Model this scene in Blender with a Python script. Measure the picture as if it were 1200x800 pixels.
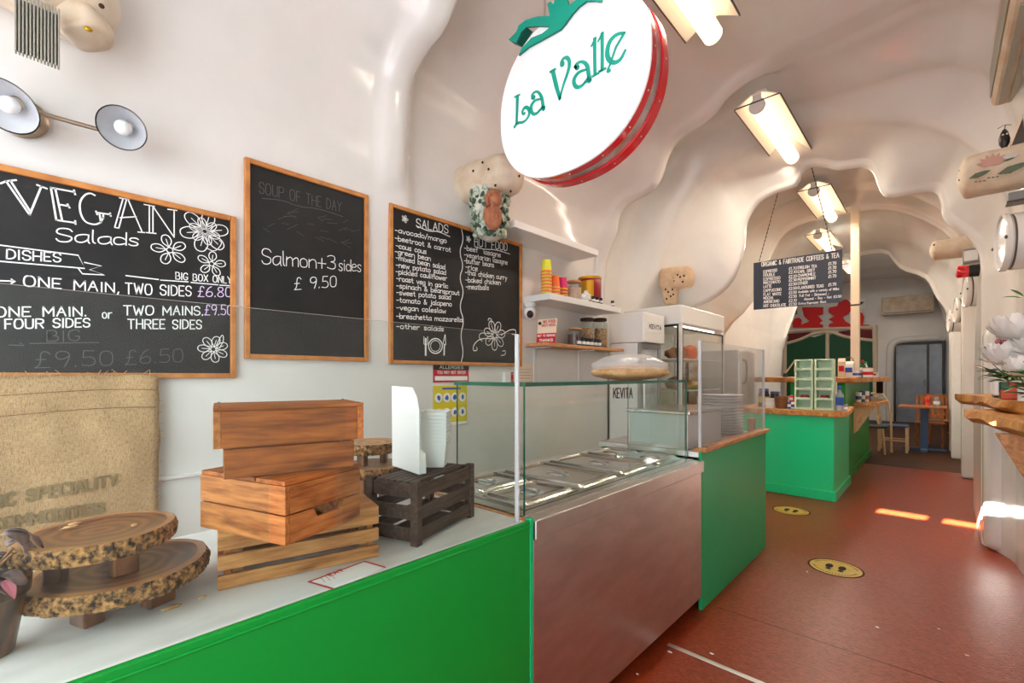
import bpy, bmesh, math, random
from mathutils import Vector, Matrix, noise
for o in list(bpy.data.objects): bpy.data.objects.remove(o)
S = bpy.context.scene; C = S.collection
random.seed(7)
# ---------------------------------------------------------------- camera, world, sun, light, exposure
EYE, FPX, HOR = 1.3, 533.333, 440.0
YAW = math.atan(500/FPX); CY, SY = math.cos(YAW), math.sin(YAW)
cam = bpy.data.cameras.new('camera'); cam.lens = 16; cam.sensor_width = 36; cam.shift_y = 40/1200
cam.clip_start = .02; cam.clip_end = 100
co = bpy.data.objects.new('camera', cam); C.objects.link(co); co.location = (0, 0, EYE); co.rotation_euler = (math.pi/2, 0, YAW); S.camera = co
W = bpy.data.worlds.new('world'); S.world = W; W.use_nodes = True
W.node_tree.nodes['Background'].inputs[0].default_value = (.80, .90, 1, 1); W.node_tree.nodes['Background'].inputs[1].default_value = 2.2
def lamp(name, kind, loc, rot, energy, color=(1,1,1), **kw):
    l = bpy.data.lights.new(name, kind); l.energy = energy; l.color = color
    for k, v in kw.items(): setattr(l, k, v)
    o = bpy.data.objects.new(name, l); C.objects.link(o); o.location = loc; o.rotation_euler = rot; return o
SUN_EL = math.atan(.42)
lamp('sun', 'SUN', (0, -6, 6), (math.pi/2-SUN_EL, 0, -math.atan(.1)), 170, (1, .95, .88), angle=math.radians(.3))
lamp('dining_fill_light', 'AREA', (-1.9, 13.8, 3.9), (0, 0, 0), 26, (1, .92, .82), shape='RECTANGLE', size=3, size_y=3.6)  # unseen area light added to brighten the far dining end
lamp('bar_fill_light', 'AREA', (-1.0, 9.4, 3.5), (0, 0, 0), 14, (1, .92, .82), shape='RECTANGLE', size=1, size_y=1.2)  # another added fill over the end of the bar, no visible fitting
lamp('shopfront_daylight', 'AREA', (-.85, -.93, 1.35), (math.pi/2, 0, 0), 53, (.88, .95, 1), shape='RECTANGLE', size=2.6, size_y=2.3)
S.view_settings.view_transform = 'Standard'; S.view_settings.look = 'None'; S.view_settings.exposure = .40; S.view_settings.gamma = 1
S.view_settings.use_curve_mapping = False
S.cycles.use_denoising = True; S.cycles.max_bounces = 10; S.cycles.transparent_max_bounces = 24; S.cycles.glossy_bounces = 5
S.cycles.sample_clamp_indirect = 6; S.cycles.caustics_reflective = False; S.cycles.caustics_refractive = False
TUBE_W = 1.9; FIT_W = 16.0
# ---------------------------------------------------------------- pixel -> place
def ray(px, py):
    u = (px-600)/FPX; v = (HOR-py)/FPX
    return Vector((-SY+CY*u, CY+SY*u, v))
def at(px, py, x=None, y=None, z=None, t=None):
    d = ray(px, py)
    if x is not None: t = x/d.x
    elif y is not None: t = y/d.y
    elif z is not None: t = (z-EYE)/d.z
    return Vector((0, 0, EYE))+d*t
# ---------------------------------------------------------------- materials
def lin(c):
    f = lambda v: v/12.92 if v <= .04045 else ((v+.055)/1.055)**2.4
    return (f(c[0]/255), f(c[1]/255), f(c[2]/255), 1)
def mat(name, col, rough=.5, metal=0, col2=None, scale=8, stretch=(1,1,1), bump=0, bscale=None, detail=4, coat=0, emit=None, estr=0, spec=.5, contrast=(.35,.65), alpha=1, wave=None, trans=0, col3=None, scale3=6, contrast3=(.5,.8), stretch3=(1,1,1)):
    m = bpy.data.materials.new(name); m.use_nodes = True; nt = m.node_tree; N = nt.nodes; L = nt.links
    b = N['Principled BSDF']; b.inputs['Base Color'].default_value = lin(col); b.inputs['Roughness'].default_value = rough
    b.inputs['Metallic'].default_value = metal; b.inputs['Coat Weight'].default_value = coat; b.inputs['Coat Roughness'].default_value = .08
    b.inputs['Specular IOR Level'].default_value = spec; b.inputs['Alpha'].default_value = alpha
    b.inputs['Transmission Weight'].default_value = trans
    if emit: b.inputs['Emission Color'].default_value = lin(emit); b.inputs['Emission Strength'].default_value = estr
    if col2 or bump:
        tc = N.new('ShaderNodeTexCoord'); mp = N.new('ShaderNodeMapping'); L.new(tc.outputs['Object'], mp.inputs[0]); mp.inputs['Scale'].default_value = stretch
    if col2:
        if wave:
            nz = N.new('ShaderNodeTexWave'); nz.wave_type = wave; nz.inputs['Scale'].default_value = scale; nz.inputs['Distortion'].default_value = 5; nz.inputs['Detail'].default_value = 3; nz.inputs['Detail Scale'].default_value = 1.4
            if wave == 'RINGS': nz.rings_direction = 'Z'
            out = nz.outputs['Fac']
        else:
            nz = N.new('ShaderNodeTexNoise'); nz.inputs['Scale'].default_value = scale; nz.inputs['Detail'].default_value = detail; nz.inputs['Roughness'].default_value = .6
            out = nz.outputs['Fac']
        L.new(mp.outputs[0], nz.inputs['Vector'])
        r = N.new('ShaderNodeValToRGB'); r.color_ramp.elements[0].position, r.color_ramp.elements[1].position = contrast
        r.color_ramp.elements[0].color = lin(col); r.color_ramp.elements[1].color = lin(col2)
        L.new(out, r.inputs[0]); L.new(r.outputs[0], b.inputs['Base Color'])
        if col3:
            m3 = N.new('ShaderNodeMapping'); L.new(tc.outputs['Object'], m3.inputs[0]); m3.inputs['Scale'].default_value = stretch3
            n3 = N.new('ShaderNodeTexNoise'); n3.inputs['Scale'].default_value = scale3; n3.inputs['Detail'].default_value = 5; L.new(m3.outputs[0], n3.inputs['Vector'])
            r3 = N.new('ShaderNodeValToRGB'); r3.color_ramp.elements[0].position, r3.color_ramp.elements[1].position = contrast3; L.new(n3.outputs['Fac'], r3.inputs[0])
            mx = N.new('ShaderNodeMixRGB'); L.new(r3.outputs[0], mx.inputs[0]); L.new(r.outputs[0], mx.inputs[1]); mx.inputs[2].default_value = lin(col3); L.new(mx.outputs[0], b.inputs['Base Color'])
    if bump:
        bn = N.new('ShaderNodeTexNoise'); bn.inputs['Scale'].default_value = bscale or scale; bn.inputs['Detail'].default_value = 4
        L.new(mp.outputs[0], bn.inputs['Vector'])
        bp = N.new('ShaderNodeBump'); bp.inputs['Strength'].default_value = bump; bp.inputs['Distance'].default_value = .01
        L.new(bn.outputs['Fac'], bp.inputs['Height']); L.new(bp.outputs[0], b.inputs['Normal'])
    return m
def glass(name, tint, refl=1.0, rough=0, haze=0, hazecol=(230,235,240), ior=1.45):
    m = bpy.data.materials.new(name); m.use_nodes = True; nt = m.node_tree; N = nt.nodes; L = nt.links; N.clear()
    o = N.new('ShaderNodeOutputMaterial'); t = N.new('ShaderNodeBsdfTransparent'); t.inputs[0].default_value = lin(tint)
    g = N.new('ShaderNodeBsdfGlossy'); g.inputs['Roughness'].default_value = rough; g.inputs[0].default_value = (refl,)*3+(1,)
    f = N.new('ShaderNodeFresnel'); f.inputs[0].default_value = ior
    ge = N.new('ShaderNodeNewGeometry'); mn = N.new('ShaderNodeMath'); mn.operation = 'SUBTRACT'; mn.inputs[0].default_value = 1; L.new(ge.outputs['Backfacing'], mn.inputs[1])
    mu = N.new('ShaderNodeMath'); mu.operation = 'MULTIPLY'; L.new(f.outputs[0], mu.inputs[0]); L.new(mn.outputs[0], mu.inputs[1])
    x = N.new('ShaderNodeMixShader'); L.new(mu.outputs[0], x.inputs[0]); L.new(t.outputs[0], x.inputs[1]); L.new(g.outputs[0], x.inputs[2])
    last = x
    if haze:
        d = N.new('ShaderNodeBsdfDiffuse'); d.inputs[0].default_value = lin(hazecol)
        y = N.new('ShaderNodeMixShader'); y.inputs[0].default_value = haze; L.new(x.outputs[0], y.inputs[1]); L.new(d.outputs[0], y.inputs[2]); last = y
    L.new(last.outputs[0], o.inputs[0]); return m
M = {}
M['plaster'] = mat('painted plaster', (226,223,219), .2, bump=.10, bscale=5, col2=(232,229,225), scale=3, coat=.25)
M['floor'] = mat('red rubber floor', (116,36,15), .3, bump=.25, bscale=90, col2=(158,62,30), scale=46, detail=8, contrast=(.3,.7), spec=.36)
M['woodfloor'] = mat('dark wood floor', (36,20,11), .55, spec=.15, col2=(88,54,31), scale=2.2, stretch=(1,8,1), detail=8, contrast=(.35,.65))
M['frame'] = mat('honey wood frame', (176,108,52), .45, col2=(206,138,72), scale=14, stretch=(6,1,1))
M['slate'] = mat('chalkboard slate', (24,24,25), .5, col2=(40,39,39), scale=3.2, contrast=(.4,.75), spec=.4)
M['chalk'] = mat('white chalk', (246,246,244), .9)
M['faint'] = mat('rubbed out chalk', (92,92,92), .9)
M['violet'] = mat('lilac chalk', (228,205,246), .9)
M['navy'] = mat('navy menu board', (38,46,62), .5, col2=(46,55,72), scale=4)
M['burlap'] = mat('burlap weave', (206,168,122), .95, col2=(228,194,150), scale=70, stretch=(1,1,7), bump=.8, bscale=150, spec=.1, col3=(172,134,90), scale3=70, stretch3=(1,7,1), contrast3=(.48,.7))
M['burlapink'] = mat('faded stencil ink', (128,108,74), .95)
M['white'] = mat('white paint', (236,236,234), .35)
M['whitetop'] = mat('white counter laminate', (226,224,220), .35, col2=(206,202,196), scale=5, detail=8, contrast=(.45,.75), stretch=(3,1,1))
M['green'] = mat('gloss green paint', (0,138,46), .36, bump=.05, bscale=6, spec=.35)
M['greenb'] = mat('sea green paint', (28,176,110), .42, bump=.05, bscale=6, spec=.22)
M['greenc'] = mat('mint jade paint', (30,226,152), .3, bump=.06, bscale=5, coat=.3)
M['greend'] = mat('deep green panel', (8,82,48), .5)
M['steel'] = mat('brushed steel', (206,200,196), .36, 1, col2=(220,216,212), scale=5, stretch=(1,1,3), bump=.02, bscale=40)
M['steelpan'] = mat('polished steel', (214,212,208), .2, 1, bump=.03, bscale=8)
M['nickel'] = mat('satin nickel', (170,156,140), .3, 1)
M['pane'] = glass('clear glass', (246,250,248))
M['perspex'] = glass('scuffed perspex', (240,243,246), haze=.10)
M['paneedge'] = mat('green glass edge', (22,92,74), .12, spec=.8)
M['acryledge'] = mat('pale acrylic edge', (204,204,208), .25)
M['black'] = mat('black plastic', (18,18,19), .35)
M['dark'] = mat('dark void', (12,12,12), .8)
M['grey'] = mat('grey plastic', (150,152,152), .5)
M['paper'] = mat('white card', (244,244,242), .7)
M['red'] = mat('red enamel', (214,14,34), .22, coat=.3)
M['redflat'] = mat('red print', (196,22,36), .6)
M['yellow'] = mat('yellow print', (226,206,40), .55)
M['floorvinyl'] = mat('worn yellow vinyl', (192,158,62), .5, col2=(206,178,84), scale=30)
M['teal'] = mat('teal letters', (0,172,150), .35)
M['tealdark'] = mat('teal edge', (0,100,86), .45)
M['signface'] = mat('emissive sign face', (250,250,252), .3, emit=(246,249,255), estr=.16)  # white face with a weak, even emission
M['galv'] = mat('galvanised band', (176,178,176), .35, .9, col2=(205,206,204), scale=9, contrast=(.4,.6))
M['tube'] = mat('lit diffuser', (255,240,220), .4, emit=(255,222,178), estr=TUBE_W)
M['reflector'] = mat('white reflector', (246,242,234), .3)
M['rimgrey'] = mat('grey fitting edge', (92,84,78), .4, .3)
def woodmat(name, a, b, rough=.55, sc=9, stretch=(1,10,10), bump=.15, dark=None):
    return mat(name, a, rough, col2=b, scale=sc, stretch=stretch, detail=8, contrast=(.32,.66), bump=bump, bscale=sc*2, col3=dark or tuple(int(v*.6) for v in a), scale3=sc*1.3, contrast3=(.56,.84), stretch3=tuple(max(1,q*.35) for q in stretch), spec=.25)
M['crate1'] = woodmat('pale pine planks', (152,92,46), (214,154,94), sc=7, dark=(104,58,26))
M['crate2'] = woodmat('amber pine planks', (128,66,26), (196,126,68), sc=7, dark=(76,38,16))
M['crate2y'] = woodmat('amber pine end planks', (128,66,26), (196,126,68), sc=7, stretch=(10,1,10), dark=(84,46,24))
M['crate3'] = woodmat('rich pine planks', (112,55,20), (180,104,48), sc=7, dark=(66,34,18))
M['cratedark'] = woodmat('walnut stained slats', (46,34,30), (98,76,64), sc=8)
M['rawedge'] = woodmat('worn wood edge', (112,76,46), (168,122,80))
M['slice'] = mat('varnished log slice', (104,62,32), .3, col2=(142,90,50), scale=11, wave='RINGS', contrast=(.1,1.0), coat=.3, col3=(70,38,20), scale3=7, contrast3=(.5,.78))
M['sapwood'] = mat('pale sapwood ring', (150,98,54), .35, col2=(190,138,88), scale=16, coat=.3)
M['slicelight'] = mat('pale log slice', (156,104,62), .4, col2=(206,158,112), scale=10, wave='RINGS', contrast=(.05,.95), col3=(132,84,50), scale3=9)
M['bark'] = mat('rough bark', (44,27,15), .9, col2=(186,134,78), scale=85, detail=9, contrast=(.40,.62), bump=1.0, bscale=40)
M['slab'] = woodmat('live edge oak', (176,112,52), (226,172,106), .45, 5, (6,1,6))
M['slabedge'] = mat('live edge bark', (150,88,34), .55, col2=(218,160,88), scale=9, detail=7, bump=.7, bscale=14)
M['trimwood'] = woodmat('trim wood', (176,112,66), (214,158,108), .45, 6, (10,1,10))
M['shelfwood'] = woodmat('shelf wood', (186,124,72), (222,168,116), .5, 6, (10,1,10))
M['cream'] = mat('cream paint', (236,216,190), .5)
M['stone'] = mat('cream cast stone', (206,182,152), .6, col2=(228,214,194), scale=7, detail=6, bump=.25, bscale=12)
M['stoneb'] = mat('sandy cast stone', (200,168,134), .6, col2=(222,196,166), scale=9, detail=6, bump=.25, bscale=14)
M['hole'] = mat('drilled hole', (58,28,20), .9)
M['gold'] = mat('gold stud', (196,150,20), .3, .7)
M['terracotta'] = mat('carved terracotta', (150,88,58), .6, col2=(184,118,84), scale=20, bump=.3, bscale=30)
M['mosaicbase'] = mat('pale grout', (214,216,202), .6)
M['peb1'] = mat('dark green pebble', (62,84,66), .3); M['peb2'] = mat('sage pebble', (142,160,138), .3); M['peb3'] = mat('pale pebble', (196,204,186), .3)
M['mint'] = mat('mint paint', (208,232,202), .5)
M['leaf'] = mat('green leaf', (44,120,48), .45, col2=(86,158,72), scale=9)
M['leafdark'] = mat('dark leaf', (28,84,40), .45)
M['petal'] = mat('ivory petal', (255,253,250), .6, col2=(253,246,243), scale=12)
M['wilt'] = mat('wilted leaf', (74,54,48), .7, col2=(150,124,120), scale=26)
M['pink'] = mat('pink petal', (196,112,128), .6)
M['orange'] = mat('orange paint', (216,84,44), .45)
M['blue'] = mat('blue paint', (56,84,124), .5)
M['bluep'] = mat('blue print', (44,84,170), .5)
M['brownpot'] = mat('brown woven pot', (104,66,34), .6, col2=(150,100,56), scale=26, stretch=(1,1,6), bump=.5, bscale=50)
M['glazepot'] = mat('mottled brown glaze', (64,44,26), .3, col2=(134,86,44), scale=14, stretch=(3,3,1), contrast=(.4,.65), coat=.4, col3=(52,60,44), scale3=9, contrast3=(.55,.75))
M['chairwood'] = woodmat('orange chair wood', (120,70,34), (170,108,58), .4, 8, (10,10,1))
M['palewood'] = woodmat('pale beech', (196,160,116), (222,192,150), .45, 8, (10,10,1))
M['plastic'] = glass('crinkled clear film', (250,250,250), haze=.26, rough=.08, hazecol=(250,250,252))
M['bottle'] = glass('clear bottle', (240,244,250), haze=.3, hazecol=(228,234,246))
M['bread'] = mat('golden flatbread', (186,138,82), .8, col2=(228,192,142), scale=22, detail=7)
M['jar'] = glass('jar glass', (236,240,236), haze=.05)
M['ceramic'] = mat('white ceramic', (242,242,242), .18)
M['doorsheen'] = mat('grey door with painted sheen', (104,114,130), .25, col2=(142,152,166), scale=1.3, spec=.7)  # grey-blue door, its bluish reflected light mixed into the base colour
M['fin'] = mat('ribbed aluminium', (172,170,158), .45, .5)
M['stucco'] = mat('street wall', (196,190,182), .9, col2=(176,170,162), scale=.7)
# ---------------------------------------------------------------- mesh building
MW = {}
def tag(o, label=None, cat=None, group=None, kind=None):
    if label: o['label'] = label
    if cat: o['category'] = cat
    if group: o['group'] = group
    if kind: o['kind'] = kind
    return o
def thing(name, label, cat, loc=(0,0,0), rz=0, group=None):
    o = bpy.data.objects.new(name, None); C.objects.link(o); o.empty_display_size = .05
    o.location = loc; o.rotation_euler = (0,0,rz); MW[o.name] = Matrix.Translation(Vector(loc)) @ Matrix.Rotation(rz, 4, 'Z')
    return tag(o, label, cat, group)
class MB:
    """collects shapes; local=True: coordinates are already in the parent's frame"""
    def __init__(s): s.b = bmesh.new()
    def _mi(s, fs, mi):
        for f in fs: f.material_index = mi
    def box(s, lo, hi, mi=0):
        x0,y0,z0 = lo; x1,y1,z1 = hi
        v = [s.b.verts.new(p) for p in ((x0,y0,z0),(x1,y0,z0),(x1,y1,z0),(x0,y1,z0),(x0,y0,z1),(x1,y0,z1),(x1,y1,z1),(x0,y1,z1))]
        fs = [s.b.faces.new([v[i] for i in q]) for q in ((3,2,1,0),(4,5,6,7),(0,1,5,4),(1,2,6,5),(2,3,7,6),(3,0,4,7))]
        s._mi(fs, mi); return fs
    def obox(s, c, size, R=None, mi=0):
        h = [k/2 for k in size]; n0 = len(s.b.verts); s.b.verts.ensure_lookup_table()
        fs = s.box((-h[0],-h[1],-h[2]), h, mi); vs = {v for f in fs for v in f.verts}
        T = Matrix.Translation(Vector(c)) @ (R.to_4x4() if R else Matrix.Identity(4))
        for v in vs: v.co = T @ v.co
        return fs
    def bar(s, p0, p1, w, d, up=(0,0,1), mi=0):
        p0 = Vector(p0); p1 = Vector(p1); z = (p1-p0); l = z.length; z.normalize(); u = Vector(up)
        if abs(z.dot(u)) > .98: u = Vector((0,1,0))
        x = u.cross(z).normalized(); y = z.cross(x)
        return s.obox((p0+p1)/2, (w, d, l), Matrix((x,y,z)).transposed(), mi)
    def ring(s, c, x, y, r, n): return [s.b.verts.new(c+x*(r*math.cos(2*math.pi*i/n))+y*(r*math.sin(2*math.pi*i/n))) for i in range(n)]
    def tube(s, pts, r, n=8, caps=True, mi=0):
        pts = [Vector(p) for p in pts]; rs = r if isinstance(r, (list,tuple)) else [r]*len(pts); rings = []
        z = (pts[1]-pts[0]).normalized(); u = Vector((0,0,1)) if abs(z.z) < .9 else Vector((1,0,0)); x = u.cross(z).normalized()
        for i, p in enumerate(pts):
            if len(pts) > 2: z = (pts[min(i+1,len(pts)-1)]-pts[max(i-1,0)]).normalized()
            x = (x-z*x.dot(z)).normalized(); y = z.cross(x); rings.append(s.ring(p, x, y, rs[i], n))
        fs = []
        for a, b in zip(rings, rings[1:]):
            for i in range(n): fs.append(s.b.faces.new((a[i], a[(i+1)%n], b[(i+1)%n], b[i])))
        if caps: fs.append(s.b.faces.new(rings[0][::-1])); fs.append(s.b.faces.new(rings[-1]))
        s._mi(fs, mi); return fs
    def lathe(s, prof, c=(0,0,0), n=24, mi=0, axis=None, wob=None, cap=True):
        c = Vector(c); z = Vector(axis or (0,0,1)).normalized(); u = Vector((0,1,0)) if abs(z.y) < .9 else Vector((1,0,0))
        x = u.cross(z).normalized(); y = z.cross(x); rings = []
        for r, h in prof:
            rg = []
            for i in range(n):
                a = 2*math.pi*i/n; k = wob(a, h) if wob else 1
                rg.append(s.b.verts.new(c+z*h+(x*math.cos(a)+y*math.sin(a))*max(r,1e-4)*k))
            rings.append(rg)
        fs = []
        for a, b in zip(rings, rings[1:]):
            for i in range(n): fs.append(s.b.faces.new((a[i], a[(i+1)%n], b[(i+1)%n], b[i])))
        if cap: fs.append(s.b.faces.new(rings[0][::-1])); fs.append(s.b.faces.new(rings[-1]))
        s._mi(fs, mi); return fs
    def prism(s, pts, vec, mi=0, smi=None):
        vec = Vector(vec); a = [s.b.verts.new(Vector(p)) for p in pts]; b = [s.b.verts.new(Vector(p)+vec) for p in pts]; n = len(a)
        f1 = [s.b.faces.new(a[::-1]), s.b.faces.new(b)]; s._mi(f1, mi)
        f2 = [s.b.faces.new((a[i], a[(i+1)%n], b[(i+1)%n], b[i])) for i in range(n)]; s._mi(f2, mi if smi is None else smi)
        return f1+f2
    def blob(s, c, r, amp=0, fr=3, seg=16, rings=10, mi=0, R=None, seed=0):
        c = Vector(c); rr = Vector(r) if not isinstance(r,(int,float)) else Vector((r,r,r)); vs = []
        for j in range(rings+1):
            th = math.pi*j/rings; row = []
            for i in range(seg):
                ph = 2*math.pi*i/seg; d = Vector((math.sin(th)*math.cos(ph), math.sin(th)*math.sin(ph), math.cos(th)))
                k = 1+amp*noise.noise(d*fr+Vector((seed*7.1,seed*3.3,0))); p = Vector((d.x*rr.x, d.y*rr.y, d.z*rr.z))*k
                if R: p = R @ p
                row.append(s.b.verts.new(c+p))
                if j in (0, rings): break
            vs.append(row)
        fs = []
        for a, b in zip(vs, vs[1:]):
            for i in range(seg):
                q = [a[i%len(a)], b[i%len(b)], b[(i+1)%len(b)], a[(i+1)%len(a)]]; u = []
                for v in q:
                    if v not in u: u.append(v)
                if len(u) > 2: fs.append(s.b.faces.new(u))
        s._mi(fs, mi); return fs
    def poly(s, pts, mi=0):
        f = s.b.faces.new([s.b.verts.new(Vector(p)) for p in pts]); f.material_index = mi; return f
    def ribbon(s, pts, w, nrm, mi=0):
        pts = [Vector(p) for p in pts]; nrm = Vector(nrm); L = []; R = []
        ws = w if isinstance(w,(list,tuple)) else [w]*len(pts)
        for i, p in enumerate(pts):
            d = pts[min(i+1,len(pts)-1)]-pts[max(i-1,0)]
            if d.length < 1e-9: d = Vector((0,0,1))
            k = nrm.cross(d).normalized()*(ws[i]/2)
            if i == 0: p = p-d.normalized()*ws[i]*.4
            if i == len(pts)-1: p = p+d.normalized()*ws[i]*.4
            L.append(s.b.verts.new(p-k)); R.append(s.b.verts.new(p+k))
        for i in range(len(pts)-1):
            f = s.b.faces.new((L[i], L[i+1], R[i+1], R[i])); f.material_index = mi
    def build(s, name, mats, parent=None, local=False, bevel=0, smooth=False, seg=2, sub=0, fixn=True):
        me = bpy.data.meshes.new(name); o = bpy.data.objects.new(name, me); C.objects.link(o)
        if fixn: bmesh.ops.recalc_face_normals(s.b, faces=s.b.faces)
        if parent is not None:
            o.parent = parent
            PM = MW.get(parent.name, Matrix.Identity(4)); MW[o.name] = PM
            if not local: bmesh.ops.transform(s.b, matrix=PM.inverted(), verts=s.b.verts)
        else:
            xs = [v.co for v in s.b.verts]; q = Vector(((min(p.x for p in xs)+max(p.x for p in xs))/2, (min(p.y for p in xs)+max(p.y for p in xs))/2, min(p.z for p in xs)))
            bmesh.ops.translate(s.b, vec=-q, verts=s.b.verts); o.location = q; MW[o.name] = Matrix.Translation(q)
        s.b.to_mesh(me); s.b.free()
        for m in (mats if isinstance(mats,(list,tuple)) else [mats]): me.materials.append(M[m] if isinstance(m,str) else m)
        if smooth:
            for p in me.polygons: p.use_smooth = True
            if smooth != 'all':
                try: me.set_sharp_from_angle(angle=math.radians(38))
                except Exception: pass
        if bevel:
            bv = o.modifiers.new('bevel', 'BEVEL'); bv.width = bevel; bv.segments = seg; bv.limit_method = 'ANGLE'; bv.angle_limit = math.radians(40)
        if sub:
            sm = o.modifiers.new('sub', 'SUBSURF'); sm.levels = sub; sm.render_levels = sub
        return o
def dup(root, loc=None, rz=None, label=None, scale=None):
    r = root.copy(); C.objects.link(r)
    if loc is not None: r.location = loc
    if rz is not None: r.rotation_euler = (0,0,rz)
    if scale: r.scale = (scale,)*3
    if label: r['label'] = label
    for ch in list(root.children):
        c = ch.copy(); C.objects.link(c); c.parent = r
        for g in list(ch.children):
            d = g.copy(); C.objects.link(d); d.parent = c
    return r
ORD = ['first','second','third','fourth','fifth','sixth','seventh','eighth','ninth','tenth','eleventh','twelfth','thirteenth','fourteenth']
def chaikin(pts, n=2):
    pts = [Vector(p) for p in pts]
    for _ in range(n):
        if len(pts) < 3: break
        q = [pts[0]]
        for a, b in zip(pts, pts[1:]): q += [a*.75+b*.25, a*.25+b*.75]
        q.append(pts[-1]); pts = q
    return pts
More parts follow.
